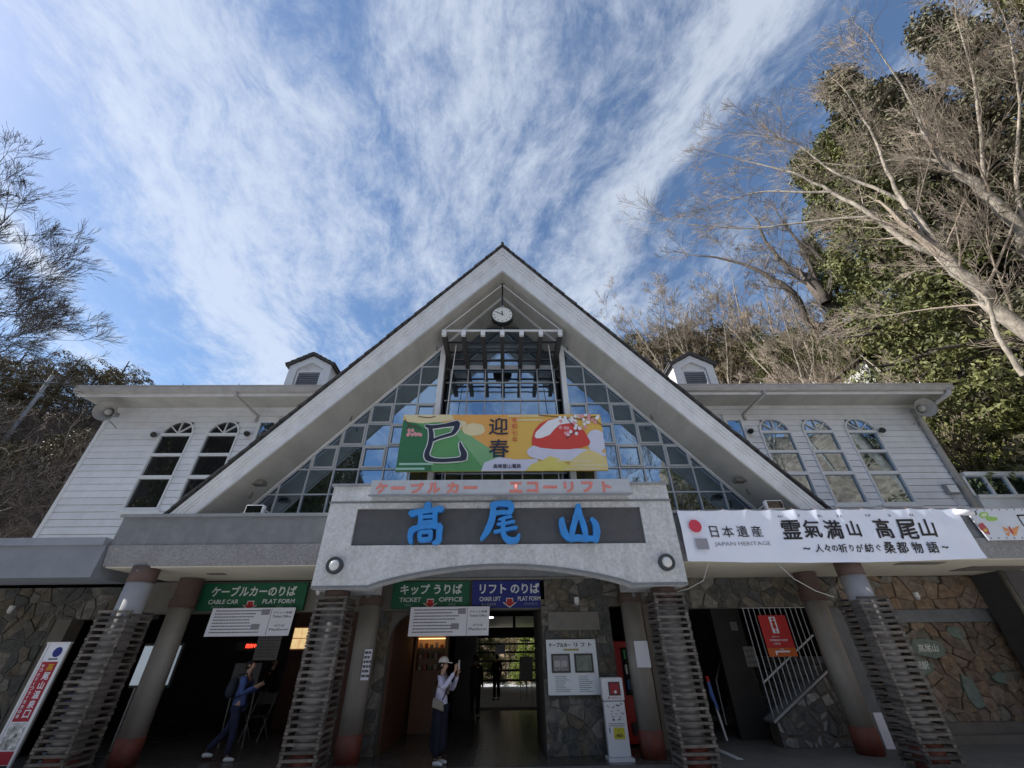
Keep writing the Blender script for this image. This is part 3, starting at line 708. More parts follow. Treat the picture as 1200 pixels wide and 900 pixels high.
# ---- clapboard wings
WY = 12.0
ARCHES = [-10.50, -9.04, 8.98, 10.42, 11.86]
AW, AZ0, AZS, AR = 0.50, 5.22, 7.62, 0.50
def arch_half(z):
    if z < AZ0 or z > AZS+AR: return 0
    if z <= AZS: return AW
    return math.sqrt(max(0, AR*AR-(z-AZS)**2))
for s, xi, xo, zlow in ((-1, 4.7, 13.06, 3.7), (1, 4.7, 14.15, 3.7)):
    a, b_ = sorted((s*xi, s*xo))
    WG = link('wing', B().box(a, b_, WY+0.05, WY+0.25, zlow, 8.75).mesh('wing', DARK, (s*9, WY, zlow)), ST, (s*9, WY, zlow))
    part(B().box(s*(xo-0.003), s*xo, WY+0.26, 20, zlow, 8.7), 'end_wall', SIDING, WG)
    z = zlow; bh = 0.208
    while z < 8.72:
        cuts = sorted([(c-arch_half(z+bh*0.5), c+arch_half(z+bh*0.5)) for c in ARCHES if a < c < b_ and arch_half(z+bh*0.5) > 0])
        segs = []; x = a
        for c0, c1 in cuts: segs.append((x, c0)); x = c1
        segs.append((x, b_))
        for x0, x1 in segs:
            if x1-x0 < 0.02: continue
            bb = B(); bb.prismx([(WY-0.020, z+0.012), (WY+0.048, z+0.012), (WY+0.048, z+bh), (WY-0.002, z+bh)], x0, x1)  # open slot over dark backing, in place of the lap's shadow line
            bb.build('siding_board', SIDING, WG)
        z += bh
    part(B().box(s*(xo-0.09), s*(xo+0.02), WY-0.035, WY+0.28, zlow, 8.62), 'corner_board', WHITE if s < 0 else SIDING, WG)
    part(B().box(a, b_, WY-0.03, WY+0.04, 8.50, 8.62), 'frieze_board', FASCIA, WG)
    for c in [q for q in ARCHES if a < q < b_]:
        AWN = link('arched_window', B().box(c-AW-0.1, c+AW+0.1, WY-0.09, WY+0.02, AZ0-0.10, AZ0-0.03).mesh('arched_window', SIDING, (c, WY, AZ0)), WG, (c, WY, AZ0))
    # sub-parts hang on the wing itself to keep three levels
    for c in [q for q in ARCHES if a < q < b_]:
        fb = B()
        fb.box(c-AW-0.015, c-AW+0.035, WY-0.055, WY+0.05, AZ0-0.03, AZS); fb.box(c+AW-0.035, c+AW+0.015, WY-0.055, WY+0.05, AZ0-0.03, AZS)
        n = 16
        for k in range(n):
            q0, q1 = math.pi*k/n, math.pi*(k+1)/n
            ri, ro = AR-0.035, AR+0.015
            fb.prism([(c+ri*math.cos(q0), AZS+ri*math.sin(q0)), (c+ro*math.cos(q0), AZS+ro*math.sin(q0)), (c+ro*math.cos(q1), AZS+ro*math.sin(q1)), (c+ri*math.cos(q1), AZS+ri*math.sin(q1))], WY-0.055, WY+0.05)
        fb.build('window_frame', WHITE, WG)
        tz = [(AZS-0.04, AZS+0.045), (6.88, 6.965), (6.14, 6.245), (AZ0-0.03, AZ0+0.05)]
        for z0, z1 in tz: B().box(c-AW+0.035, c+AW-0.035, WY-0.045, WY+0.04, z0, z1).build('window_bar', WHITE, WG)
        for q in (45, 90, 135):
            q = R(q); ri = 0.02; ro = AR-0.045; w_ = 0.014
            dx, dz = math.cos(q), math.sin(q)
            B().prism([(c+dx*ri-dz*w_, AZS+0.05+dz*ri+dx*w_), (c+dx*ri+dz*w_, AZS+0.05+dz*ri-dx*w_), (c+dx*ro+dz*w_, AZS+dz*ro-dx*w_), (c+dx*ro-dz*w_, AZS+dz*ro+dx*w_)], WY-0.03, WY+0.03).build('glazing_bar', WHITE, WG)
        gm = GLASS2 if s < 0 else GLASS
        for z0, z1 in ((AZ0+0.05, 6.14), (6.245, 6.88), (6.965, AZS-0.04)):
            o = B().box(c-AW+0.035, c+AW-0.035, WY+0.015, WY+0.025, z0, z1).build('window_pane', gm, WG); o.rotation_euler = (rnd.uniform(-0.008, 0.008), 0, rnd.uniform(-0.008, 0.008))
        hp = [(c+(AR-0.04)*math.cos(math.pi*k/16), AZS+0.05+(AR-0.09)*math.sin(math.pi*k/16)) for k in range(17)]
        B().prism(hp, WY+0.015, WY+0.025).build('window_pane', gm, WG)
    # square window half hidden by the gable
    xa, xb_ = s*7.38, s*8.02
    fb = B(); fb.box(xa, xb_, WY-0.07, WY-0.02, 8.14, 8.25); fb.box(xb_-s*0.10, xb_, WY-0.07, WY-0.02, 6.0, 8.14); fb.box(xa, xa+s*0.10, WY-0.07, WY-0.02, 6.0, 8.14); fb.box(xa+s*0.1, xb_-s*0.1, WY-0.06, WY-0.02, 8.04, 8.14)
    fb.build('window_frame', WHITE, WG); B().box(xa+s*0.1, xb_-s*0.1, WY-0.035, WY-0.025, 6.0, 8.04).build('window_pane', GLASS, WG)
    # eaves
    xe = 13.42 if s < 0 else 14.62
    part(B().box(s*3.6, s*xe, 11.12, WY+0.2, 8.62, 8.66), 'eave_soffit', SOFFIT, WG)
    part(B().box(s*3.6, s*(xe+0.003), 11.08, 11.118, 8.53, 8.74), 'eave_fascia', FASCIA, WG)
    gt = B(); gt.prismx([(11.07, 8.61), (10.97, 8.62), (10.93, 8.72), (10.93, 8.80), (10.915, 8.80), (10.915, 8.835), (10.95, 8.835), (10.95, 8.74), (11.07, 8.70)], s*3.6, s*(xe+0.06))
    part(gt, 'gutter', GUTTER, WG)
    rf = B(); rf.prismx([(11.0, 8.84), (15.6, 10.6), (20.2, 8.84), (20.2, 8.70), (11.12, 8.70)], s*3.2, s*(xe+0.02)); part(rf, 'wing_roof', SLATE, WG)
    for k in range(6):
        x = s*(4.9+k*1.75); B().tube([(x, 10.94, 8.83), (x, 10.94, 8.90)], 0.012, 5).build('gutter_bracket', GALV, WG)
    # downpipe near the gable
    dp = B(); x = s*8.43; dp.tube([(x, 11.0, 8.62), (x, 11.0, 8.50), (s*8.12, 11.93, 8.28), (s*8.12, 11.93, 8.05)], 0.045, 8)
    part(dp, 'downpipe', GUTTER, WG, smooth=True)
    # dormer
    dx = s*7.46; dy = 12.9
    D_ = link('dormer', B().prism([(dx-0.80, 9.2), (dx+0.80, 9.2), (dx+0.80, 11.02), (dx, 11.50), (dx-0.80, 11.02)], dy+0.12, 14.8).mesh('dormer', FASCIA, (dx, dy, 9.2)), WG, (dx, dy, 9.2))
    fb = B()
    fb.prism([(dx-0.80, 9.2), (dx-0.50, 9.2), (dx-0.50, 11.22), (dx-0.80, 11.02)], dy, dy+0.12); fb.prism([(dx+0.80, 9.2), (dx+0.50, 9.2), (dx+0.50, 11.22), (dx+0.80, 11.02)], dy, dy+0.12)
    fb.prism([(dx-0.50, 10.90), (dx, 11.20), (dx, 11.50), (dx-0.50, 11.20)], dy, dy+0.12); fb.prism([(dx+0.50, 10.90), (dx, 11.20), (dx, 11.50), (dx+0.50, 11.20)], dy, dy+0.12)
    part(fb, 'dormer_surround', WHITE, WG)
    rf = B(); rf.prism([(dx-0.93, 10.98), (dx, 11.54), (dx, 11.62), (dx-0.93, 11.06)], dy-0.10, 15.0); rf.prism([(dx+0.93, 10.98), (dx, 11.54), (dx, 11.62), (dx+0.93, 11.06)], dy-0.10, 15.0)
    for k in range(5):
        for t_ in (-1, 1): rf.prism([(dx+t_*0.93*k/5, 11.62-0.56*k/5), (dx+t_*0.96*(k+1)/5, 11.62-0.56*(k+1)/5), (dx+t_*0.96*(k+1)/5, 11.66-0.56*(k+1)/5), (dx+t_*0.93*k/5, 11.63-0.56*k/5)], dy-0.12, 15.0)
    part(rf, 'dormer_roof', SLATE, WG)
    fb = B(); fb.box(dx-0.47, dx-0.41, dy+0.05, dy+0.12, 9.6, 10.83); fb.box(dx+0.41, dx+0.47, dy+0.05, dy+0.12, 9.6, 10.83); fb.box(dx-0.41, dx+0.41, dy+0.05, dy+0.12, 10.76, 10.83)
    part(fb, 'louvre_frame', WHITE, WG)
    for k in range(8):
        z = 9.95+0.10*k; lv = B(); lv.prismx([(dy+0.055, z), (dy+0.065, z-0.004), (dy+0.115, z+0.085), (dy+0.105, z+0.09)], dx-0.41, dx+0.41); part(lv, 'louvre_blade', mat('blue_grey_louvre', (0.13, 0.16, 0.21), 0.45), WG)
# big downpipe and junction box at the right corner
dp = B(); dp.tube([(14.5, 11.0, 8.66), (14.45, 11.0, 8.50), (13.98, 11.88, 8.15), (13.98, 11.9, 3.9)], 0.085, 10); part(dp, 'corner_downpipe', GUTTER, smooth=True)
for z in (7.0, 5.75): part(B().tube([(13.98, 11.9, z), (13.98, 11.9, z+0.07)], 0.105, 10), 'pipe_collar', GALV)
jb = link('junction_box', B().box(13.42, 13.78, 11.86, 11.98, 5.48, 5.78).mesh('junction_box', GALV, (13.6, 11.9, 5.5)), ST, (13.6, 11.9, 5.5))
B().box(13.46, 13.74, 11.845, 11.859, 5.52, 5.74).build('box_lid', SIDING, jb)
for k in range(3): B().tube([(13.55+0.07*k, 11.93, 5.48), (13.6+0.07*k, 11.93, 4.0)], 0.014, 6).build('conduit', WHITE, jb)
# glazed corridor at the right
GC = link('glazed_corridor', B().box(14.3, 26, 12.2, 14, 3.7, 6.1).mesh('glazed_corridor', DARK, (18, 12, 4)), ST, (18, 12, 4))
B().box(14.3, 26, 11.90, 12.1, 6.06, 6.18).build('eave_strip', SIDING, GC); B().box(14.3, 26, 11.95, 12.2, 3.7, 5.36).build('sill_wall', SIDING, GC)
B().box(14.3, 26, 11.90, 12.15, 5.36, 5.46).build('sill', WHITE, GC)
x = 14.3
for k in range(16):
    B().box(x-0.035, x+0.035, 11.98, 12.08, 5.46, 6.06).build('mullion', SIDING, GC)
    B().box(x+0.035, x+0.62, 12.03, 12.04, 5.46, 6.06).build('glass_pane', GLASS, GC); x += 0.655

# ================================================================ SIGNS AND FITTINGS
# ---- station name letters and the katakana board
NS = root('station_name_letters', (0, 8.2, 3.4), 'three big blue brush-style characters 高尾山 standing on the grey portico front', 'sign')
def stroke(b_, pts, wid, y0, y1, steps=5):
    """a brush stroke: a tapered rounded ribbon through pts (x,z)"""
    P = [Vector((p[0], p[1])) for p in pts]; n = len(P)
    if not hasattr(wid, '__len__'): wid = [wid]*n
    S = []
    for i in range(n-1):
        p0, p1, p2, p3 = P[max(i-1, 0)], P[i], P[i+1], P[min(i+2, n-1)]
        for k in range(steps+(1 if i == n-2 else 0)):
            t = k/steps
            q = 0.5*((2*p1)+(p2-p0)*t+(2*p0-5*p1+4*p2-p3)*t*t+(3*p1-p0-3*p2+p3)*t**3)
            S.append((q, wid[i]*(1-t)+wid[i+1]*t))
    Lp, Rp = [], []
    for i, (q, w) in enumerate(S):
        d = (S[min(i+1, len(S)-1)][0]-S[max(i-1, 0)][0]).normalized(); nn = Vector((-d.y, d.x))
        Lp.append(q+nn*w/2); Rp.append(q-nn*w/2)
    d0 = (S[1][0]-S[0][0]).normalized(); d1 = (S[-1][0]-S[-2][0]).normalized()
    cap0 = [S[0][0]-d0*S[0][1]*0.35+Vector((-d0.y, d0.x))*S[0][1]*0.15]; cap1 = [S[-1][0]+d1*S[-1][1]*0.4-Vector((-d1.y, d1.x))*S[-1][1]*0.1]
    ring_ = Lp+cap1+Rp[::-1]+cap0
    k0 = len(b_.v); m_ = len(Lp)
    full = [(p.x, p.y) for p in ring_]; N = len(full)
    vs = [(p[0], y0, p[1]) for p in full]+[(p[0], y1, p[1]) for p in full]
    fs = []
    for i in range(m_-1):
        a, c, e, f = i, i+1, N-2-(i+1), N-2-i
        fs += [(a, c, e, f), (a+N, f+N, e+N, c+N)]
    fs += [(m_-1, m_, m_+1), (m_-1+N, m_+1+N, m_+N), (0, N-2, N-1), (N, N-1+N, N-2+N)]
    fs += [(i, (i+1) % N, (i+1) % N+N, i+N) for i in range(N)]
    b_.add(vs, fs)
BRUSH = {
 '高': [([(371, 106), (369, 118), (370, 130)], [17, 19, 15]), ([(318, 138), (345, 131), (380, 127), (412, 122)], [19, 14, 13, 17]), ([(347, 137), (348, 158), (343, 180)], [12, 13, 12]), ([(392, 133), (391, 155), (393, 178)], [13, 12, 13]),
       ([(350, 148), (390, 145)], [9, 9]), ([(348, 164), (390, 161)], [9, 9]), ([(322, 186), (350, 178), (385, 175), (408, 176)], [16, 13, 13, 17]), ([(322, 184), (316, 205), (318, 226)], [16, 13, 9]), ([(406, 176), (404, 200), (402, 218), (386, 228)], [17, 14, 15, 7]),
       ([(346, 194), (345, 206), (347, 219)], [11, 11, 11]), ([(379, 191), (378, 205), (377, 218)], [11, 11, 11]), ([(347, 195), (378, 192)], [10, 10]), ([(347, 217), (378, 215)], [11, 11])],
 '尾': [([(566, 112), (590, 106), (622, 108)], [18, 15, 19]), ([(622, 108), (624, 122), (617, 136)], [17, 15, 12]), ([(566, 138), (592, 133), (618, 134)], [12, 12, 12]), ([(570, 110), (566, 150), (553, 185), (532, 216)], [14, 17, 17, 7]),
       ([(624, 146), (604, 150), (586, 156)], [8, 8, 6]), ([(582, 170), (605, 167), (632, 161)], [7, 8, 9]), ([(572, 193), (605, 186), (640, 179)], [8, 9, 9]), ([(600, 150), (599, 180), (602, 204), (618, 218), (640, 216), (648, 200)], [11, 12, 13, 16, 14, 6])],
 '山': [([(828, 110), (826, 130), (820, 152)], [12, 15, 17]), ([(828, 112), (832, 135), (838, 155)], [12, 13, 13]), ([(822, 148), (812, 180), (806, 214)], [14, 15, 12]), ([(836, 148), (846, 180), (852, 214)], [14, 15, 12]), ([(802, 214), (828, 210), (856, 214)], [14, 15, 14]),
       ([(778, 152), (779, 172), (786, 196), (800, 214)], [12, 17, 18, 12]), ([(868, 152), (880, 170), (884, 192), (882, 216)], [9, 16, 18, 14]), ([(852, 214), (870, 212), (884, 216)], [12, 12, 15])]}
for ch in '高尾山':
    lb = B()
    for k, (pts, wid) in enumerate(BRUSH[ch]):
        P2 = []
        for cx_, cy_ in pts:
            p_ = at(360+cx_/2.609, 550+cy_/2.609, Y=8.2); P2.append((p_.x, p_.z))
        stroke(lb, P2, [w/2.609/478*8.6*1.12 for w in wid], 8.15-0.0012*k, 8.25)
    o = lb.build('letter', BLUEL, NS, fix=True); cxx = o.location.x
    for dx in (-0.2, 0.2): B().tube([(cxx+dx, 8.24, 3.8), (cxx+dx, 8.36, 3.8)], 0.01, 6).build('fixing_pin', GALV, NS)
KB_ = root('lettering_board', (0, 8.1, 4.3), 'long grey board with faded red katakana ケーブルカー エコーリフト along the portico top', 'sign')
kb = B().box(-2.64, 2.64, 8.08, 8.24, 4.30, 4.60).build('board', mat('pale_grey_board', (0.48, 0.50, 0.54), 0.6, 0.08, 4), KB_)
B().box(-2.66, 2.66, 8.05, 8.079, 4.27, 4.30).build('board_lip', GALV, KB_)
for s_, x, w_ in (('ケ', -2.42, .22), ('ー', -2.09, .26), ('ブ', -1.70, .25), ('ル', -1.36, .24), ('カ', -0.98, .22), ('ー', -0.62, .26), ('エ', 0.30, .24), ('コ', 0.64, .21), ('ー', 1.00, .26), ('リ', 1.38, .18), ('フ', 1.76, .22), ('ト', 2.16, .17)):
    text(s_, x, 4.435, 8.068, PINKL, KB_, h=(0.20 if s_ != 'ー' else 0.035), w=w_, depth=0.003, fat=0.055, name='letter')

# ---- new-year banner
def poly_sheet(b_, pts, y): b_.add([(p[0], y, p[1]) for p in pts], [tuple(range(len(pts)))]); return b_
def sheet(name, pts, y, m, parent):
    b_ = poly_sheet(B(), pts, y); o = b_.build(name, m, parent, fix=False)
    n_ = o.data.polygons[0].normal
    if n_.y > 0: o.data.flip_normals()
    return o
NBX0, NBX1, NBZ0, NBZ1, NBY = -2.62, 2.64, 5.37, 6.97, 9.58
NB = root('new_year_banner', (0, NBY, NBZ0), 'long yellow and green banner with big 巳 character in front of the gable glass', 'banner')
B().box(NBX0, NBX1, NBY, NBY+0.03, NBZ0, NBZ1).build('banner_cloth', mat('banner_yellow', (0.72, 0.50, 0.09), 0.55, 0.06, 0.8, c2=(0.74, 0.42, 0.10)), NB)
def bp(u, v):   # photo crop coordinates (1200x369 zoom) to the banner plane
    tx = (u-(45-v*0.095))/(1118-45+v*0.145); tz = (v-28)/(345-28)
    return (NBX0+(NBX1-NBX0)*tx, NBZ1-(NBZ1-NBZ0)*tz)
def bclip(pts):
    p = clip(pts, -1, 0, -NBX0-0.002); p = clip(p, 1, 0, NBX1-0.002); p = clip(p, 0, -1, -NBZ0-0.002); return clip(p, 0, 1, NBZ1-0.002)
def bshape(name, uv, lay, m): return sheet(name, bclip([bp(*q) for q in uv]), NBY-0.004*lay, m, NB)
G1 = flat('banner_dark_green', (0.035, 0.17, 0.075)); G2 = flat('banner_green', (0.11, 0.33, 0.12)); G3 = flat('banner_light_green', (0.20, 0.42, 0.20))
CRM = flat('banner_cream', (0.72, 0.63, 0.38)); NVY = flat('banner_navy', (0.022, 0.028, 0.055)); BWH = flat('banner_white', (0.78, 0.79, 0.83)); RED = flat('banner_red', (0.62, 0.06, 0.045)); LAV = flat('banner_lavender', (0.62, 0.64, 0.78)); LEM = flat('banner_lemon', (0.72, 0.62, 0.16)); PNK = flat('banner_pink', (0.72, 0.33, 0.36)); BRN = flat('banner_branch', (0.10, 0.04, 0.04)); ORG = flat('banner_orange', (0.74, 0.38, 0.10))
def blob(cx, cy, rx, ry, n=18, wob=0.0, sd_=0):
    q = random.Random(sd_); return [(cx+rx*math.cos(2*math.pi*k/n)*(1+wob*q.uniform(-1, 1)), cy+ry*math.sin(2*math.pi*k/n)*(1+wob*q.uniform(-1, 1))) for k in range(n)]
bshape('print_shape', [(300, 20), (700, 20), (640, 120), (560, 250), (500, 260), (380, 150)], 1, ORG)
bshape('print_shape', [(0, 60), (90, 70), (170, 60), (260, 75), (360, 120), (460, 190), (560, 260), (650, 360), (0, 360)], 2, G3)
bshape('print_shape', [(0, 60), (90, 70), (170, 60), (250, 80), (330, 150), (420, 260), (500, 360), (0, 360)], 2.5, G2)
bshape('print_shape', [(0, 50), (110, 80), (180, 120), (205, 360), (0, 360)], 3, G1)
bshape('print_shape', blob(425, 118, 62, 36, 20, .08, 3), 3.2, CRM)
bshape('print_shape', blob(345, 85, 40, 22, 20, .08, 4), 3.3, CRM)
bshape('print_shape', [(40, 25), (300, 25), (320, 60), (240, 72), (140, 80), (60, 70)], 3.1, CRM)
bshape('print_shape', [(455, 360), (480, 300), (560, 270), (640, 285), (760, 282), (790, 360)], 3.4, LAV)
for v0, u0, u1 in ((300, 30, 210), (325, 5, 165)): bshape('print_shape', [(u0, v0), (u1, v0), (u1, v0+11), (u0, v0+11)], 3.8, flat('banner_mint', (0.38, 0.62, 0.50)))
for v0, u0, u1 in ((34, 610, 810), (58, 660, 800)): bshape('print_shape', [(u0, v0), (u1, v0), (u1, v0+9), (u0, v0+9)], 3.6, CRM)
# white coil, red hill, snake head shape
bshape('print_shape', blob(1085, 185, 52, 66, 22, .03, 7), 3.5, LAV)
bshape('print_shape', blob(815, 245, 110, 44, 22, .03, 8), 3.6, LAV)
bshape('print_shape', blob(960, 262, 170, 34, 22, .02, 9), 3.7, LAV)
hill = [(735, 205), (738, 165), (755, 120), (785, 85), (830, 62), (885, 52), (935, 58), (985, 85), (1025, 130), (1052, 190), (1045, 208), (1000, 224), (930, 232), (850, 230), (780, 222)]
bshape('print_shape', hill, 4.2, RED)
bshape('print_shape', [(752, 160), (760, 135), (790, 105), (830, 68), (880, 52), (925, 55), (985, 58), (990, 80), (930, 85), (890, 92), (860, 120), (835, 150), (790, 168), (762, 170)], 4.8, BWH)
bshape('print_shape', [(690, 350), (730, 310), (790, 290), (830, 268), (880, 285), (930, 318), (985, 350)], 5.2, LEM)
bshape('print_shape', [(900, 350), (950, 285), (1010, 245), (1040, 232), (1090, 255), (1160, 300), (1180, 350)], 4.9, flat('banner_pale_gold', (0.72, 0.60, 0.26)))
for v0, u0, u1 in ((290, 860, 1060), (312, 960, 1150), (332, 900, 1090)): bshape('print_shape', [(u0, v0), (u1, v0), (u1, v0+9), (u0, v0+9)], 5.5, CRM)
q = random.Random(5)
for (cx, cy, n_, sx, sy) in ((965, 75, 16, 70, 45), (1070, 55, 12, 45, 25), (960, 130, 8, 40, 20), (105, 128, 9, 38, 22)):
    for k in range(n_):
        u, v = cx+q.uniform(-sx, sx), cy+q.uniform(-sy, sy)
        bshape('blossom', [(u+(9+3*(j_ % 2))*math.cos(j_*.628)*0.9, v+(9+3*(j_ % 2))*math.sin(j_*.628)) for j_ in range(10)], 6+k*.03, PNK if (k % 2 or cx < 200) else BWH)
for pts in ([(780, 35), (850, 42), (930, 50), (1010, 62), (1060, 80)], [(930, 50), (960, 90), (990, 120), (950, 150), (920, 175)], [(1060, 40), (1090, 70), (1130, 102)], [(1010, 62), (1040, 50), (1120, 42)], [(50, 60), (75, 90), (60, 120)], [(75, 90), (110, 100), (140, 118)], [(120, 40), (180, 48), (215, 40)]):
    for a, b_ in zip(pts, pts[1:]):
        L_ = math.hypot(b_[0]-a[0], b_[1]-a[1]); nx, ny = -(b_[1]-a[1])/L_*2.4, (b_[0]-a[0])/L_*2.4
        bshape('branch_print', [(a[0]+nx, a[1]+ny), (b_[0]+nx, b_[1]+ny), (b_[0]-nx, b_[1]-ny), (a[0]-nx, a[1]-ny)], 5.8, BRN)
SNAKE = [([(166, 97), (200, 104), (262, 96), (338, 82)], [16, 20, 18, 30]), ([(334, 84), (330, 112), (312, 140), (292, 152)], [30, 26, 20, 10]), ([(196, 184), (240, 165), (298, 148)], [13, 14, 16]),
         ([(186, 102), (196, 150), (190, 205), (176, 250), (182, 276), (212, 287)], [18, 24, 22, 24, 28, 20]), ([(205, 287), (260, 290), (330, 286), (366, 280)], [20, 18, 18, 24]), ([(366, 284), (372, 256), (358, 222), (350, 190)], [34, 30, 20, 5])]
for m_, grow_, yy in ((BWH, 11, NBY-0.034), (NVY, 0, NBY-0.050)):
    sb_ = B()
    for k, (pts, wid) in enumerate(SNAKE): stroke(sb_, [bp(*q_) for q_ in pts], [(w_+grow_)*0.00515 for w_ in wid], yy-0.0008*k, yy-0.0008*k+0.012)
    sb_.build('brush_character', m_, NB)
tx, tz = bp(558, 100); text('迎', tx, tz, NBY-0.03, NVY, NB, h=0.50, fat=0.012)
tx, tz = bp(558, 225); text('春', tx, tz, NBY-0.03, NVY, NB, h=0.50, fat=0.012)
for k, ch in enumerate('令和七年'):
    tx, tz = bp(645, 65+37*k); text(ch, tx, tz, NBY-0.03, flat('banner_text_red', (0.55, 0.09, 0.05)), NB, h=0.15, fat=0.008)
tx, tz = bp(600, 320); text('高尾登山電鉄', tx, tz, NBY-0.03, NVY, NB, h=0.11, fat=0.012)
for x in (-2.3, -1.4, 0.0, 1.4, 2.3): B().tube([(x, NBY+0.05, NBZ0-0.8), (x, NBY+0.05, NBZ1+0.0)], 0.016, 6).build('support_pole', GALV, NB)

# ---- heritage banner, hung as wrinkled cloth
HX0, HX1, HZ0, HZ1, HY = 3.60, 9.42, 3.06, 4.03, 8.40
def hw(x, z):
    tz = (z-HZ0)/(HZ1-HZ0)
    a = 0.010*math.sin(x*5.1+2.2*tz)+0.008*math.sin(x*11.3-5*tz+1)+0.006*math.sin(x*2.3+9*tz)
    for k in range(13):
        xg = HX0+(HX1-HX0)*k/12
        a += 0.016*math.exp(-((x-xg-0.25*(1-tz)*math.sin(k*1.7))/(0.05+0.18*(1-tz)))**2)*tz
    return HY-0.02-a*1.15+0.012*noise.noise(Vector((x*3, z*5, 2)))
def hz(x, z):   # sagging lower edge
    tz = (z-HZ0)/(HZ1-HZ0); q = (x-HX0)/(HX1-HX0)
    return z-0.05*(1-tz)*math.sin(math.pi*q)-0.03*tz*abs(math.sin(q*12*math.pi))*0.6
HBN = root('heritage_banner', (6.5, HY, 3.0), 'long white cloth banner reading 日本遺産 霊氣満山 高尾山 hung along the right canopy edge', 'banner')
NX_, NZ_ = 150, 22
vs = []
for j_ in range(NZ_+1):
    for i in range(NX_+1):
        tz = j_/NZ_; x = HX0+(HX1-HX0)*i/NX_; z = HZ0+(HZ1-HZ0)*tz
        x2 = x+0.05*(1-tz)*(i/NX_); vs.append((x2, hw(x2, z), hz(x2, z)))
fs = [(j_*(NX_+1)+i, j_*(NX_+1)+i+1, (j_+1)*(NX_+1)+i+1, (j_+1)*(NX_+1)+i) for j_ in range(NZ_) for i in range(NX_)]
b_ = B(); b_.add(vs, fs); hb = b_.build('banner_cloth', mat('white_banner_cloth', (0.80, 0.84, 0.96), 0.6, 0.03, 2), HBN, smooth=True, fix=False)
INK = flat('black_ink', (0.02, 0.02, 0.025)); GREYT = flat('grey_print', (0.28, 0.28, 0.31))
H = HZ1-HZ0
def hx(u): return HX0+(HX1-HX0)*(u-60)/(1000-60)     # from the 1200x286 zoom of the banner
def htext(s_, u, tz, h, m=INK, **k):
    x = hx(u); z = HZ0+H*tz; return text(s_, x, z-0.025, HY, m, HBN, h=h, warp=hw, yoff=-0.014, **k)
for ch, u in zip('日本遺産', (165, 210, 256, 303)): htext(ch, u, 0.58, 0.22, fat=0.006)
htext('JAPAN HERITAGE', 245, 0.33, 0.095, GREYT, fat=0.004, w=1.10)
for ch, u, hh in zip('霊氣満山高尾山', (418, 485, 556, 623, 722, 798, 866), (.36, .34, .36, .30, .38, .38, .34)): htext(ch, u, 0.60+0.01*(u % 3), hh, fat=0.020, shear=0.12)
for ch, u in (('れい', 400), ('き', 457), ('まん', 530), ('さん', 597), ('たか', 690), ('お', 765), ('さん', 835)): htext(ch, u, 0.885, 0.045, fat=0.01)
for ch, u, hh in zip('~人々の祈りが紡ぐ桑都物語~', (447, 482, 510, 536, 562, 590, 617, 646, 674, 708, 752, 802, 850, 890), (.04, .15, .14, .11, .16, .12, .14, .16, .12, .21, .21, .21, .21, .04)): htext(ch, u, 0.24, hh, fat=0.012, shear=0.15)
o = sheet('red_sun_emblem', [(hx(105)+0.125*math.cos(a), HZ0+H*0.66+0.125*math.sin(a)) for a in [2*math.pi*k/28 for k in range(28)]], 0, flat('emblem_red', (0.62, 0.05, 0.09)), HBN)
o.location.y += HY-0.085-0+0
o = sheet('grey_emblem_base', [(hx(94), HZ0+0.20), (hx(133), HZ0+0.20), (hx(133), HZ0+0.40), (hx(94), HZ0+0.40)], 0, GREYT, HBN); o.location.y += HY-0.075
for k in range(13):
    x = HX0+0.02+(HX1-HX0-0.04)*k/12
    B().tube([(x, hw(x, HZ1)-0.004, HZ1-0.03), (x, HY+0.04, HZ1+0.05)], 0.006, 5).build('tie', flat('cord_brown', (0.2, 0.12, 0.08)), HBN)
cordm = flat('white_cord', (0.5, 0.5, 0.48))
for pts, lab in (([(3.98, 8.38, 3.02), (3.9, 8.6, 2.75), (3.62, 8.75, 2.62), (3.42, 8.8, 2.58)], 'thin white cord sagging from the heritage banner to the slatted column right of the portico'),
            ([(5.35, 8.42, 2.99), (5.6, 8.5, 2.75), (6.0, 8.6, 2.55), (6.38, 8.7, 2.45)], 'thin white cord tied from the heritage banner to the outer right slatted column')):
    o = B().tube(pts, 0.008, 5).build('cord', cordm, None); tag(o, lab, 'cord', 'cords tying down the banner')

# ---- poster sheet beyond it
PS = root('poster_sheet', (11, 8.4, 3.4), 'white printed sheet with green leaf and butterfly pictures at the right end of the canopy', 'banner')
psx0 = at(1131, 597, Y=8.42).x; psx1 = 14.2
B().prism([(psx0, 4.02), (psx1, 4.04), (psx1, 3.42), (psx0-0.03+0.12, 3.40)], 8.41, 8.44).build('sheet', mat('pale_blue_sheet', (0.62, 0.66, 0.72), 0.5, 0.05, 2), PS)
for k in range(26):
    B().disc((psx0+0.06+k*0.16, 4.0), 0.012, 8.403, 8.409, 6).build('eyelet', BLACK, PS); B().disc((psx0+0.15+k*0.16, 3.44), 0.012, 8.403, 8.409, 6).build('eyelet', BLACK, PS)
def pp(u, v):
    p_ = at(1080+u/6, 530+v/6, Y=8.4); return (p_.x, p_.z)
def pshape(nm, uv, m, y=8.404): return sheet(nm, [pp(*q_) for q_ in uv], y, m, PS)
LG = flat('leaf_print_green', (0.30, 0.55, 0.12))
pshape('leaf_print', blob(440, 440, 34, 22, 12), LG); pshape('leaf_print', blob(495, 468, 42, 16, 12), LG); pshape('leaf_print', blob(440, 440, 22, 12, 12), flat('leaf_print_inner', (0.62, 0.70, 0.45)), 8.402)
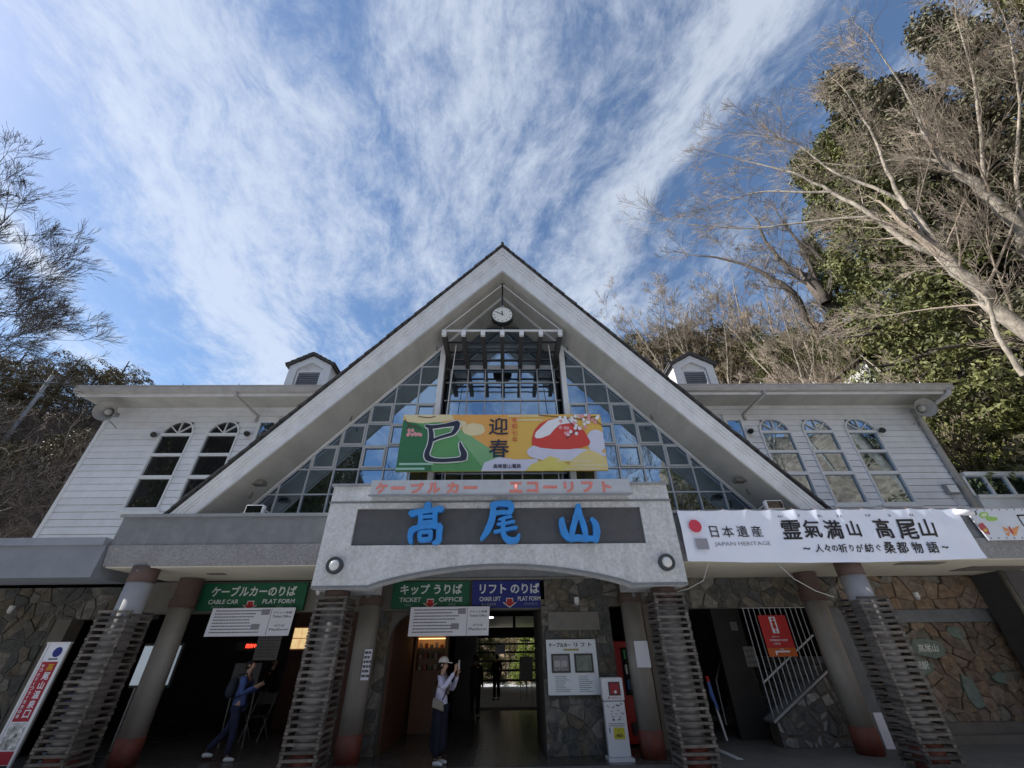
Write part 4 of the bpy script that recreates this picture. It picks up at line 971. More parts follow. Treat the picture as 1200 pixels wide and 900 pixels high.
pshape('doll_print', [(400, 505), (430, 495), (470, 540), (485, 580), (450, 570), (410, 540)], flat('doll_print_red', (0.45, 0.08, 0.10))); pshape('doll_print', blob(450, 548, 16, 12, 10), flat('doll_print_yellow', (0.6, 0.45, 0.1)), 8.402)
OR = flat('butterfly_print_orange', (0.70, 0.30, 0.12))
for uv in ([(625, 545), (570, 520), (590, 560)], [(625, 545), (690, 515), (670, 570)], [(625, 550), (590, 575), (620, 590)], [(630, 550), (680, 575), (650, 590)]): pshape('butterfly_print', uv, OR)
pshape('butterfly_print', [(610, 525), (640, 575), (650, 570), (620, 520)], flat('butterfly_print_red', (0.5, 0.05, 0.05)), 8.402)
for uv in ([(668, 440), (676, 440), (726, 520), (718, 520)], [(668, 440), (740, 436), (740, 446), (672, 450)]): pshape('frame_print', uv, INK, 8.402)
tx, tz = pp(745, 485); text('高尾', tx+0.2, tz, 8.402, INK, PS, h=0.2, fat=0.02)

# ---- hanging direction signs
def arrow(parent, x, z, Y, s_=1.0):
    W_ = flat('sign_white', (0.62, 0.64, 0.64))
    def ar(k): return [(x-0.09*k*s_, z+0.10*k*s_), (x+0.09*k*s_, z+0.10*k*s_), (x+0.09*k*s_, z), (x+0.19*k*s_, z), (x, z-0.13*k*s_), (x-0.19*k*s_, z), (x-0.09*k*s_, z)]
    sheet('arrow_outline', ar(1.15), Y, W_, parent); sheet('arrow', ar(0.92), Y-0.003, flat('sign_arrow_red', (0.45, 0.02, 0.02)), parent)
SWH = flat('sign_letter_white', (0.66, 0.70, 0.70))
def dirsign(x0, x1, m, jp, en1, en2, sm1, sm2, label, slant=0.0):
    Y = 10.2; xc = (x0+x1)/2; r_ = root('direction_sign', (xc, Y, 2.44), label, 'sign', 'direction signs over the entrances')
    o = B().box(x0, x1, Y, Y+0.07, 2.46, 3.0).build('panel', m, r_); w = x1-x0
    text(jp, xc-0.0, 2.84, Y-0.004, SWH, r_, h=0.20, w=w*0.80, fat=0.03)
    text(en1, x0+w*0.10+0.0, 2.635, Y-0.004, SWH, r_, h=0.085, w=w*0.28, fat=0.02, align='LEFT'); text(en2, x0+w*0.61, 2.635, Y-0.004, SWH, r_, h=0.085, w=w*0.30, fat=0.02, align='LEFT')
    DIM = flat('sign_letter_dim', (0.25, 0.33, 0.30))
    text(sm1, x0+w*0.22, 2.53, Y-0.004, DIM, r_, h=0.05, fat=0.005); text(sm2, x0+w*0.78, 2.53, Y-0.004, DIM, r_, h=0.05, fat=0.005)
    arrow(r_, x0+w*0.50, 2.565, Y-0.005, 0.74)
    return r_
SGN = flat('sign_green', (0.006, 0.105, 0.05)); SBL = flat('sign_blue', (0.010, 0.022, 0.20))
dirsign(-6.68, -4.36, SGN, 'ケーブルカーのりば', 'CABLE CAR', 'PLAT FORM', '케이블카 타는곳', '乘車口', 'wide green sign ケーブルカーのりば CABLE CAR above the left opening')
dirsign(-2.44, -0.72, SGN, 'キップ うりば', 'TICKET', 'OFFICE', '매표소', '售票處', 'green sign キップうりば TICKET OFFICE above the middle entrance')
dirsign(-0.66, 1.01, SBL, 'リフト のりば', 'CHAIR LIFT', 'PLAT FORM', '登山吊椅乘場', '리프트타는곳', 'blue sign リフトのりば CHAIR LIFT beside the green ticket sign')
SHEET = mat('notice_white', (0.80, 0.81, 0.90), 0.5, 0.04, 3); PR = flat('small_print_grey', (0.12, 0.12, 0.13))
def lines(parent, x0, x1, z0, z1, n, Y, m=PR, sd_=0, fill=0.33, name='small_print'):
    q = random.Random(sd_); b2 = B(); dz = (z1-z0)/n
    for k in range(n):
        z = z1-dz*(k+0.5); x = x0; xe = x0+(x1-x0)*q.uniform(0.6, 1.0)
        while x < xe:
            w = dz*q.uniform(0.3, 1.1); b2.add([(x, Y, z-dz*fill/2), (x+w, Y, z-dz*fill/2), (x+w, Y, z+dz*fill/2), (x, Y, z+dz*fill/2)], [(0, 1, 2, 3)]); x += w+dz*0.12
    o = b2.build(name, m, parent, fix=False); tag(o, kind='stuff'); return o
def notice(x0, x1, z0, z1, label, sl=0.0):
    Y = 10.08; r_ = root('hanging_notice', ((x0+x1)/2, Y, z0), label, 'notice', 'white notices hung below the direction signs')
    bx = B(); bx.prism([(x0+sl, z1), (x1, z1), (x1-0.02, z0), (x0, z0)], Y, Y+0.012); bx.build('sheet', SHEET, r_)
    w, h = x1-x0, z1-z0
    lines(r_, x0+0.08, x0+w*0.68, z0+h*0.08, z0+h*0.95, 8, Y-0.004, sd_=int(x0*10))
    for s_, q_ in (('チケット売場', 0.82), ('Ticket Office', 0.68), ('のりば', 0.36), ('Platform', 0.22)): text(s_, x0+w*0.855, z0+h*q_, Y-0.004, PR, r_, h=0.042, w=w*(0.22 if len(s_) > 4 else 0.12), fat=0.02)
    B().box(x0+w*0.715, x0+w*0.72, Y-0.004, Y-0.001, z0+0.02, z1-0.02).build('rule', PR, r_)
    for (a, b2) in ((0.60, 0.74), (0.52, 0.22)): 
        B().box(x0+w*a, x0+w*(a+0.10), Y-0.006, Y-0.001, z0+h*b2, z0+h*(b2+0.20)).build('grey_box', GREYT, r_)
    for x in (x0+0.15, x1-0.15): B().tube([(x, Y+0.006, z1), (x, 10.19, z1+0.03)], 0.006, 5).build('hanging_wire', GALV, r_)
notice(-6.22, -4.45, 1.98, 2.50, 'white printed notice hung below the wide green cable car sign')
notice(-1.97, -0.26, 1.94, 2.48, 'white printed notice hung below the green ticket office sign')
PSN = tag(B().disc((0.09, 2.72), 0.05, 10.15, 10.19, 10).build('x', BLACK, None), 'x', 'x'); bpy.data.objects.remove(PSN)

# ---- wall map board on the stone pier
MB_ = root('fare_board', (1.45, 10.1, 0.92), 'white board with two framed photos headed ケーブルカー リフト on the stone pier', 'notice board')
B().box(0.93, 1.96, 10.08, 10.14, 0.92, 1.85).build('board', mat('board_white', (0.74, 0.80, 0.86), 0.4, 0.04, 3), MB_)
B().box(0.915, 1.975, 10.10, 10.145, 0.905, 0.92).build('board_frame', BLACK, MB_); 
text('ケーブルカー', 1.21, 1.755, 10.076, INK, MB_, h=0.075, w=0.46, fat=0.05); text('リ フ ト', 1.69, 1.755, 10.076, INK, MB_, h=0.07, w=0.36, fat=0.05)
B().box(1.28, 1.60, 10.074, 10.078, 1.655, 1.685).build('colour_bar', flat('olive_yellow', (0.35, 0.32, 0.08)), MB_)
for x, c_, nm in ((1.02, (0.22, 0.22, 0.24), 'train'), (1.49, (0.14, 0.17, 0.15), 'hill')):
    f_ = B().box(x, x+0.38, 10.055, 10.077, 1.28, 1.60).build('photo_frame', BLACK, MB_)
    ph = B().box(x+0.035, x+0.345, 10.048, 10.054, 1.31, 1.57).build('photo_print', mat('photo_'+nm, c_, 0.3, 0.5, 7), f_)
for k in range(2): B().prism([(1.08+0.14*k, 1.38), (1.19+0.14*k, 1.38), (1.20+0.14*k, 1.47), (1.135+0.14*k, 1.50), (1.07+0.14*k, 1.47)], 10.043, 10.047).build('car_picture', flat('pale_grey_print', (0.42, 0.42, 0.44)), MB_)
for x in (1.08, 1.55): lines(MB_, x, x+0.28, 0.96, 1.24, 9, 10.076, sd_=int(x*9), fill=0.3)

# ---- AED stand
AE = root('aed_stand', (2.12, 9.7, 0), 'slim white AED stand with a red device window beside the stone pier', 'stand')
AEM = mat('glossy_white_panel', (0.68, 0.70, 0.74), 0.3, 0.03, 3)
B().box(1.90, 2.36, 9.62, 9.98, 0.0, 0.045).build('base', AEM, AE)
bevel(B().box(1.93, 2.33, 9.72, 9.86, 0.046, 0.84).build('body', AEM, AE), 0.02, 2)
bevel(B().box(1.92, 2.34, 9.70, 9.88, 0.845, 1.21).build('cabinet', AEM, AE), 0.025, 2)
B().box(2.05, 2.27, 9.688, 9.70, 0.93, 1.14).build('window_surround', BLACK, AE)
B().box(2.07, 2.25, 9.680, 9.687, 0.95, 1.12).build('device', flat('aed_red', (0.30, 0.02, 0.03)), AE); B().disc((2.17, 0.985), 0.025, 9.673, 9.679, 14).build('device_button', WHITE, AE)
B().prism([(2.02, 0.91), (2.06, 0.91), (2.04, 0.875)], 9.69, 9.699).build('heart_mark', flat('heart_red', (0.3, 0.02, 0.05)), AE); text('AEDステーション', 2.19, 0.895, 9.693, flat('aed_text_red', (0.4, 0.03, 0.03)), AE, h=0.025, w=0.2, fat=0.01)
b2 = B(); q = random.Random(3)
for k in range(26):
    x, z = q.uniform(1.98, 2.28), q.uniform(0.55, 0.80); b2.box(x, x+q.uniform(.01, .04), 9.712, 9.718, z, z+q.uniform(.006, .02))
tag(b2.build('diagram_print', PR, AE), kind='stuff'); lines(AE, 1.98, 2.28, 0.47, 0.53, 2, 9.714)
B().box(2.06, 2.26, 9.71, 9.719, 0.30, 0.46).build('yellow_label', flat('aed_yellow', (0.55, 0.50, 0.04)), AE); text('AED', 2.16, 0.35, 9.705, INK, AE, h=0.045, fat=0.02); text('⚡', 2.15, 0.42, 9.705, INK, AE, h=0.045)
B().box(1.985, 2.0, 9.71, 9.719, 0.39, 0.46).build('blue_mark', SBL, AE)

# ---- vending machine, paper on the column, red standing sign
VM = root('vending_machine', (2.95, 11.2, 0), 'tall red vending machine in the gap right of the stone pier', 'vending machine')
RM = flat('machine_red', (0.33, 0.012, 0.015), 0.35)
bevel(B().box(2.50, 3.2, 10.9, 11.6, 0.05, 1.83).build('cabinet', RM, VM), 0.02); B().box(2.66, 3.12, 10.87, 10.899, 0.85, 1.7).build('display_window', GLASS2, VM)
for k in range(3):
    for i in range(5): B().tube([(2.72+0.08*i, 10.86, 0.95+0.27*k), (2.72+0.08*i, 10.86, 1.12+0.27*k)], 0.025, 8).build('drink_can', flat(('can_blue', 'can_white', 'can_green')[(i+k) % 3], ((0.03, 0.12, 0.4), (0.6, 0.6, 0.6), (0.05, 0.3, 0.1))[(i+k) % 3]), VM)
B().box(2.70, 3.08, 10.86, 10.899, 0.2, 0.4).build('delivery_flap', BLACK, VM)
PC = tag(B().box(2.66, 2.93, 9.66, 9.68, 1.36, 1.80).build('paper_notice', SHEET, None), 'blank white paper taped to the round column beside the AED stand', 'notice')
PC2 = root('wayfinding_tag', (-2.62, 9.69, 1.2), 'narrow white lettered strip fixed on the round column left of the entrance', 'sign')
B().box(-2.70, -2.55, 9.665, 9.69, 1.22, 1.72).build('strip', SHEET, PC2); lines(PC2, -2.69, -2.56, 1.25, 1.7, 6, 9.661, fill=0.55)

# ---- women's toilet sign on a barred grille
GR = root('stair_grille', (6.3, 10.6, 0.5), 'white barred railing screen above the sloping stone stair wall', 'railing')
for k in range(15):
    x = 5.56+0.122*k; zb_ = 0.425+(x-5.48)*0.566
    if x > 7.12: break
    B().tube([(x, 10.66, min(zb_, 1.4)), (x, 10.66, 2.43)], 0.009, 6).build('bar', MULL, GR)
B().box(5.52, 7.2, 10.64, 10.68, 2.43, 2.46).build('top_rail', WHITE, GR)
hd = tag(B().tube([(5.72, 11.0, 1.02), (6.6, 11.0, 1.55), (7.2, 11.0, 1.9)], 0.02, 8).build('handrail', WHITE, None), 'pale sloping handrail behind the white bars', 'railing')
hd2 = tag(B().tube([(4.95, 11.6, 0.25), (4.95, 11.6, 1.05), (5.5, 12.4, 1.4)], 0.014, 6).build('handrail', GALV, None), 'thin bent metal handrail in the dark passage left of the white bars', 'railing')
TS = root('toilet_sign', (6.2, 10.5, 1.5), 'red women toilet sign with white figure hung on the barred screen', 'sign')
TR = flat('toilet_sign_red', (0.50, 0.025, 0.025)); B().box(5.80, 6.42, 10.55, 10.57, 1.66, 2.28).build('panel', TR, TS); B().box(5.80, 6.42, 10.55, 10.57, 1.50, 1.658).build('lower_panel', flat('toilet_sign_orange', (0.55, 0.12, 0.02)), TS)
B().box(6.03, 6.17, 10.541, 10.549, 1.93, 2.25).build('figure_panel', SHEET, TS)
fb = [(6.085, 1.94), (6.095, 2.02), (6.06, 2.02), (6.075, 2.12), (6.06, 2.15), (6.08, 2.17), (6.12, 2.17), (6.14, 2.15), (6.125, 2.12), (6.14, 2.02), (6.105, 2.02), (6.115, 1.94)]
B().prism(fb, 10.535, 10.540).build('figure', TR, TS); B().disc((6.10, 2.205), 0.026, 10.535, 10.540, 14).build('figure_head', TR, TS)
text('女子トイレ', 6.06, 1.865, 10.546, SHEET, TS, h=0.035, fat=0.02); text("WOMEN'S TOILET", 6.11, 1.80, 10.546, SHEET, TS, h=0.038, w=0.40, fat=0.02); text('女洗手间', 6.04, 1.735, 10.546, SHEET, TS, h=0.035, fat=0.02)
text('この先左', 6.11, 1.635, 10.546, SHEET, TS, h=0.025, fat=0.02)
B().prism([(5.95, 1.525), (5.98, 1.525), (5.98, 1.575), (6.27, 1.575), (6.27, 1.605), (5.95, 1.605)], 10.541, 10.549).build('bent_arrow', SHEET, TS)
for (x0, z0, w, h, lab) in ((5.35, 2.03, 0.16, 0.18, 'small grey pictogram plate high on the dark passage wall'), (5.50, 1.30, 0.26, 0.40, 'grey notice plate with rows of symbols on the dark passage wall')):
    r_ = root('wall_plate', (x0, 13.9, z0), lab, 'notice'); k = 1.22
    B().box(x0*1.0+0.25, x0+0.25+w, 11.55, 11.57, z0, z0+h).build('plate', flat('plate_grey', (0.20, 0.20, 0.19)), r_); lines(r_, x0+0.28, x0+0.22+w, z0+0.03, z0+h-0.03, 3, 11.545, fill=0.5)
part(B().box(5.2, 5.9, 11.58, 11.7, 0, 3.09), 'passage_wall', DARK)
WP = root('folded_flag', (4.75, 11.2, 0.1), 'white and blue rolled flag on a pole leaning in the dark passage', 'flag')
B().tube([(4.72, 11.2, 0.05), (4.60, 11.25, 1.1)], 0.022, 8).build('pole', WHITE, WP); B().tube([(4.68, 11.18, 0.55), (4.61, 11.2, 0.8), (4.60, 11.2, 1.05)], [0.02, 0.05, 0.035], 8).build('rolled_cloth', flat('flag_blue', (0.08, 0.16, 0.45)), WP); B().tube([(4.60, 11.2, 1.05), (4.59, 11.2, 1.15)], 0.04, 8).build('red_tip', TR, WP)
# pipe and board behind the right-hand round column
tag(B().tube([(7.28, 10.5, 0.0), (7.28, 10.5, 3.06)], 0.055, 10).build('drain_pipe', REDT, None, smooth=True), 'dark brown drain pipe behind the outer right round column', 'pipe')
tag(B().box(7.42, 7.60, 10.35, 10.38, 0.0, 0.55).build('white_board', SHEET, None), 'plain white board leaning on the ground behind the outer right slatted column', 'board')
tag(B().tube([(11.2, 9.85, 3.05), (11.2, 9.85, 0)], 0.05, 10).build('drain_pipe', HB, None, smooth=True), 'grey brown drain pipe on the charcoal pier at the far right', 'pipe')

# ---- round portico lamps
for x, z, lab in ((-3.10, 3.02, 'round bulkhead lamp at the left end of the portico'), (3.13, 3.02, 'round bulkhead lamp at the right end of the portico')):
    r_ = root('bulkhead_lamp', (x, 8.3, z-0.13), lab, 'lamp', 'round lamps on the portico')
    rg = B(); n = 28
    for k in range(n):
        a, c = 2*math.pi*k/n, 2*math.pi*(k+1)/n
        rg.prism([(x+0.105*math.cos(a), z+0.105*math.sin(a)), (x+0.148*math.cos(a), z+0.148*math.sin(a)), (x+0.148*math.cos(c), z+0.148*math.sin(c)), (x+0.105*math.cos(c), z+0.105*math.sin(c))], 8.20, 8.30)
    rg.build('rim', flat('lamp_rim_dark', (0.05, 0.055, 0.06)), r_)
    B().dome((x, 8.25, z), 0.106, 0.085, (0, -1, 0), 6, 28).build('lens', flat('opal_glass', (0.72, 0.72, 0.70), 0.25), r_, smooth=True)
# ---- clock
CK = root('hanging_clock', (0, 9.5, 10.1), 'round white clock hung on a rod under the gable peak', 'clock')
cz, cr, cy = 10.47, 0.345, 9.45
B().disc((0, cz), cr, cy, cy+0.16, 40).build('case', BLACK, CK); B().disc((0, cz), cr-0.035, cy-0.012, cy-0.001, 40).build('dial', flat('clock_dial', (0.72, 0.72, 0.68)), CK)
for k in range(12):
    a = 2*math.pi*k/12; d = Vector((math.sin(a), math.cos(a))); t = Vector((d.y, -d.x)); w = 0.012
    p0, p1 = d*0.24, d*0.28
    B().prism([(p0.x+t.x*w, cz+p0.y+t.y*w), (p1.x+t.x*w, cz+p1.y+t.y*w), (p1.x-t.x*w, cz+p1.y-t.y*w), (p0.x-t.x*w, cz+p0.y-t.y*w)], cy-0.016, cy-0.013).build('hour_mark', INK, CK)
for a, L_, w, nm in ((R(-5), 0.15, 0.016, 'hour_hand'), (R(-60), 0.23, 0.011, 'minute_hand')):
    d = Vector((math.sin(a), math.cos(a))); t = Vector((d.y, -d.x)); p0, p1 = d*-0.04, d*L_
    B().prism([(p0.x+t.x*w, cz+p0.y+t.y*w), (p1.x+t.x*w, cz+p1.y+t.y*w), (p1.x-t.x*w, cz+p1.y-t.y*w), (p0.x-t.x*w, cz+p0.y-t.y*w)], cy-0.024, cy-0.019).build(nm, INK, CK)
B().tube([(0, cy+0.08, cz+cr-0.01), (0, cy+0.08, 11.95)], 0.028, 8).build('rod', BLACK, CK); B().tube([(0, cy+0.08, cz+cr), (0, cy+0.08, cz+cr+0.08)], 0.06, 10).build('rod_collar', GALV, CK)

# ---- floodlights, horns, spotlights, cameras
def floodlight(x, y, z, s, lab):
    r_ = root('floodlight', (x, y, z-0.15), lab, 'floodlight', 'floodlights at the foot of the gable')
    bevel(B().box(x-0.19, x+0.19, y-0.03, y+0.10, z-0.10, z+0.10).build('housing', WHITE, r_), 0.015)
    B().box(x-0.165, x+0.165, y-0.042, y-0.031, z-0.075, z+0.075).build('lens', GLASS2, r_)
    B().tube([(x+s*0.19, y+0.05, z), (x+s*0.30, y+0.08, z-0.05), (x+s*0.32, y+0.1, z-0.22)], 0.018, 6).build('bracket', GALV, r_)
floodlight(-5.30, 8.85, 4.25, 1, 'small white floodlight on the left canopy edge'); floodlight(5.98, 8.85, 4.27, -1, 'small white floodlight on the right canopy edge above the banner')
def horn(x, y, z, lab, s):
    r_ = root('horn_speaker', (x, y, z-0.3), lab, 'loudspeaker', 'horn loudspeakers under the eaves'); c = Vector((x, y, z)); d = Vector((0.25*s*-1, -1, -0.28)).normalized()
    pts = [c+d*t for t in (0.0, 0.10, 0.22, 0.30, 0.33)]
    B().tube([c+d*-0.25, c+d*0.0, c+d*0.12, c+d*0.22, c+d*0.30], [0.07, 0.08, 0.15, 0.24, 0.31], 24, cap=False).build('bell', mat('horn_grey', (0.36, 0.35, 0.33), 0.55, 0.12, 8), r_, smooth=True, fix=False)
    B().tube([c+d*0.285, c+d*0.315], 0.32, 24, cap=False).build('bell_rim', GALV, r_)
    B().dome(c+d*0.10, 0.11, 0.14, d, 5, 16).build('inner_cone', mat('horn_pale', (0.45, 0.44, 0.42), 0.5), r_, smooth=True)
    B().tube([c+d*-0.28, c+d*-0.12], 0.09, 12).build('driver', GALV, r_)
    B().tube([c+d*-0.1, c+Vector((0, 0.05, -0.22)), (x, WY-0.03, z-0.32)], 0.02, 6).build('bracket', GALV, r_)
p = at(130, 484, Y=11.55); horn(p.x, p.y, p.z, 'round grey horn loudspeaker under the far left eave corner', -1)
p = at(1077, 480, Y=11.55); horn(p.x, p.y, p.z, 'round grey horn loudspeaker under the far right eave corner', 1)
for u, v, lab in ((180, 509, 'black spotlight on the siding left of the two left arched windows'), (289, 508, 'black spotlight on the siding between left arched window and gable'), (880, 505, 'black spotlight on the siding between gable and first right arched window'), (1034, 504, 'black spotlight on the siding right of the three right arched windows')):
    p = at(u, v, Y=11.85); r_ = root('spotlight', p, lab, 'spotlight', 'black spotlights on the upper walls'); d = Vector((0.5 if u < 600 else -0.5, -0.5, -0.35)).normalized()
    B().tube([p-d*0.12, p+d*0.10], [0.075, 0.085], 14).build('housing', BLACK, r_, smooth=False); B().tube([p+d*0.101, p+d*0.106], 0.07, 14).build('lens', BLACK, r_); B().tube([p, (p.x, 11.97, p.z)], 0.025, 8).build('mount', BLACK, r_)
def camball(u, v, Y, lab, up):
    p = at(u, v, Y=Y); r_ = root('dome_camera', p, lab, 'camera', 'small white security cameras')
    B().tube([p, p+Vector((0, 0, 0.10))], 0.055, 14).build('base', WHITE, r_); B().dome(p, 0.055, 0.06, (0, 0, -1), 4, 14).build('dome', flat('camera_dome', (0.5, 0.5, 0.5), 0.2), r_, smooth=True)
camball(374, 694, 8.75, 'white dome camera under the left end of the portico', 1); camball(676, 706, 9.9, 'white dome camera hanging near the stone pier ceiling', 1); camball(1075, 700, 10.55, 'white dome camera on the brown stone band at the right', 1); camball(12, 716, 10.4, 'white dome camera on the grey stone wall at the far left', 1)
p = at(1127, 601, Y=8.38); BC = root('bullet_camera', p, 'white bullet camera at the end of the heritage banner', 'camera')
B().tube([p+Vector((-0.14, 0.02, 0.02)), p+Vector((0.13, -0.1, -0.03))], 0.06, 14).build('housing', WHITE, BC, smooth=True); B().tube([p+Vector((0.13, -0.1, -0.03)), p+Vector((0.16, -0.113, -0.035))], 0.045, 14).build('lens', GLASS2, BC); B().tube([p, p+Vector((-0.05, 0.15, 0.1))], 0.02, 6).build('arm', WHITE, BC)
for x, sz_ in ((at(432, 697, Y=9.68).x, at(432, 697, Y=9.68).z), (at(742, 696, Y=9.68).x, at(742, 696, Y=9.68).z)): tag(B().box(x-0.035, x+0.035, 9.64, 9.72, sz_-0.06, sz_+0.06).build('motion_sensor', STUCCO2, None), 'tiny white sensor box under the portico %s the hall opening' % ('left of' if x < 0 else 'right of'), 'sensor')

# ---- tall notice board at the left, with blue wheel poster
NBD = root('standing_sign', (-8.3, 9.3, 0), 'tall narrow red and white lettered sign in a white frame at the far left', 'sign')
x0, x1, y0 = -8.54, -8.16, 9.25
for xx in (x0, x1): B().box(xx-0.02, xx+0.02, y0-0.02, y0+0.02, 0, 1.86).build('frame_post', WHITE, NBD)
B().box(x0-0.03, x1+0.03, y0-0.03, y0+0.03, 1.86, 1.89).build('frame_top', WHITE, NBD); B().box(x0+0.02, x1-0.02, y0-0.005, y0+0.005, 0.15, 1.86).build('panel', SHEET, NBD)
NR_ = flat('sign_crimson', (0.38, 0.015, 0.035)); B().box(x0+0.05, x1-0.05, y0-0.012, y0-0.006, 0.72, 1.58).build('red_panel', NR_, NBD)
B().disc(((x0+x1)/2+0.04, 1.73), 0.08, y0-0.012, y0-0.006, 16).build('badge', SBL, NBD); B().box((x0+x1)/2-0.06, (x0+x1)/2+0.10, y0-0.012, y0-0.006, 1.61, 1.635).build('badge_text', PR, NBD)
for k, ch in enumerate('高尾山温泉口'): text(ch, (x0+x1)/2+0.05, 1.50-0.135*k, y0-0.016, SHEET if k else flat('sign_amber', (0.6, 0.35, 0.02)), NBD, h=0.11, fat=0.03)
for k, ch in enumerate('ゆったりくつろぐ天然の湯'): text(ch, (x0+x1)/2-0.09, 1.52-0.066*k, y0-0.016, SHEET, NBD, h=0.05, fat=0.02)
B().box(x0+0.05, x1-0.05, y0-0.012, y0-0.006, 0.35, 0.70).build('photo_panel', mat('photo_grey', (0.1, 0.1, 0.1), 0.4, 0.9, 14, c2=(0.5, 0.5, 0.5)), NBD); B().box(x0+0.03, x1-0.03, y0-0.012, y0-0.006, 0.16, 0.33).build('foot_panel', NR_, NBD)
BP = root('blue_poster_stand', (-7.85, 9.5, 0), 'dark blue round poster on a stand behind the tall red sign', 'poster stand')
B().disc((-7.82, 1.02), 0.26, 9.62, 9.64, 28).build('disc_panel', flat('poster_navy', (0.02, 0.04, 0.16)), BP); B().box(-8.05, -7.6, 9.645, 9.66, 0.1, 1.3).build('back_panel', flat('poster_grey_blue', (0.15, 0.18, 0.22)), BP)
for k in range(3): text('蕎麦処'[k], -7.82, 1.16-0.15*k, 9.615, SHEET, BP, h=0.12, fat=0.02)
B().box(-8.62, -8.58, 9.5, 9.52, 0.3, 1.86).build('blue_strip', flat('banner_blue_strip', (0.02, 0.10, 0.42)), BP)
# ---- things in the dark left bay
LT = root('leaflet_screen', (-7.4, 11.6, 0), 'pale lit screen board behind the outer left columns', 'screen')
p0, p1 = at(176, 757, Y=11.3), at(170, 803, Y=11.3)
B().box(p1.x-0.35, p1.x+0.45, 11.3, 11.36, p1.z, p0.z).build('screen_face', mat('screen_pale', (0.42, 0.50, 0.58), 0.3, 0.05, 3, emit=0.25), LT); B().box(p1.x-0.40, p1.x+0.5, 11.361, 11.42, p1.z-0.05, p0.z+0.05).build('housing', BLACK, LT)
for sx in (-0.25, 0.35): B().box(p1.x+sx-0.02, p1.x+sx+0.02, 11.37, 11.41, 0, p1.z-0.05).build('leg', GALV, LT)
EA = root('easel_board', (-5.9, 11.4, 0), 'grey notice easel with metal legs in the dark left bay', 'notice board')
B().prism([(-6.05, 0.95), (-5.45, 0.95), (-5.45, 1.5), (-6.05, 1.5)], 11.3, 11.33).build('panel', flat('easel_grey', (0.09, 0.09, 0.09)), EA); B().box(-5.80, -5.25, 11.5, 11.52, 1.55, 2.2).build('upper_sheet', flat('easel_sheet', (0.22, 0.22, 0.22)), EA)
lines(EA, -5.77, -5.3, 1.6, 2.15, 9, 11.495, fill=0.4)
for x in (-6.0, -5.5): B().tube([(x, 11.34, 1.5), (x-0.05, 11.6, 0)], 0.012, 6).build('leg', GALV, EA)
CHR = root('folding_chair', (-5.7, 12.4, 0), 'black folding chair in the dark left bay', 'chair')
B().box(-6.0, -5.55, 12.3, 12.7, 0.44, 0.47).build('seat', BLACK, CHR); B().box(-6.0, -5.55, 12.7, 12.73, 0.65, 0.88).build('backrest', BLACK, CHR)
for x in (-5.98, -5.57):
    B().tube([(x, 12.25, 0), (x, 12.72, 0.9)], 0.012, 6).build('leg', GALV, CHR); B().tube([(x, 12.75, 0), (x, 12.3, 0.46)], 0.012, 6).build('leg', GALV, CHR)
LS = root('led_display', (-5.0, 13.9, 2.0), 'small dark display with glowing red characters in the left bay', 'display')
p = at(291, 757, Y=13.9); B().box(p.x-0.34, p.x+0.34, 13.9, 14.0, p.z-0.11, p.z+0.11).build('housing', BLACK, LS)
text('発売中', p.x+0.08, p.z, 13.89, mat('led_red', (0.9, 0.06, 0.03), 0.5, emit=1.6), LS, h=0.10, fat=0.02)
LW = mat('warm_lit_window', (0.95, 0.62, 0.30), 0.5, 0.2, 8, emit=0.45)
for u, v, Y_, lab in ((461, 746, 13.0, 'warmly lit four-pane window in the middle entrance'), (352, 748, 13.2, 'warmly lit window seen left of the inner slatted column')):
    p = at(u, v, Y=Y_); r_ = root('lit_window', p, lab, 'window', 'lit windows inside the hall')
    for a in (-1, 1):
        for c in (-1, 1): B().box(p.x+a*0.11-0.10, p.x+a*0.11+0.10, Y_, Y_+0.02, p.z+c*0.125-0.115, p.z+c*0.125+0.115).build('pane', LW, r_)
    B().box(p.x-0.24, p.x+0.24, Y_+0.021, Y_+0.06, p.z-0.27, p.z+0.27).build('frame', WOOD, r_)
part(B().box(-3.12, -2.47, 13.07, 13.2, 0, 3.09), 'shop_front', DARK)
# ---- display cabinet
DC = root('display_cabinet', (-2.1, 13.3, 0), 'tall wooden display cabinet with a lit glass case at the left of the hall', 'cabinet')
p0, p1 = at(474, 745, Y=13.4), at(505, 858, Y=13.4)
cx0, cx1 = -2.36, -1.50; CYY = 13.15
B().box(cx0, cx1, CYY, CYY+0.4, 0, 1.28).build('lower_panel', mat('cabinet_wood', (0.17, 0.085, 0.05), 0.55, 0.12, 5, stretch=(1, 1, .2)), DC)
B().box(cx0, cx0+0.06, CYY-0.02, CYY+0.4, 1.28, 2.3).build('side_post', WOOD, DC); B().box(cx1-0.06, cx1, CYY-0.02, CYY+0.4, 1.28, 2.3).build('side_post', WOOD, DC)
B().box(cx0, cx1, CYY-0.02, CYY+0.4, 2.3, 2.42).build('top_panel', WOOD, DC); B().box(cx0+0.06, cx1-0.06, CYY+0.35, CYY+0.4, 1.28, 2.3).build('case_back', mat('cabinet_back', (0.30, 0.20, 0.12), 0.6), DC)
B().box(cx0+0.06, cx1-0.06, CYY+0.05, CYY+0.30, 1.98, 2.0).build('case_light', mat('case_glow', (1.0, 0.6, 0.25), 0.5, emit=1.1), DC)
for z in (1.52, 1.76): B().box(cx0+0.06, cx1-0.06, CYY+0.02, CYY+0.34, z, z+0.015).build('shelf', WOOD, DC)
q = random.Random(8)
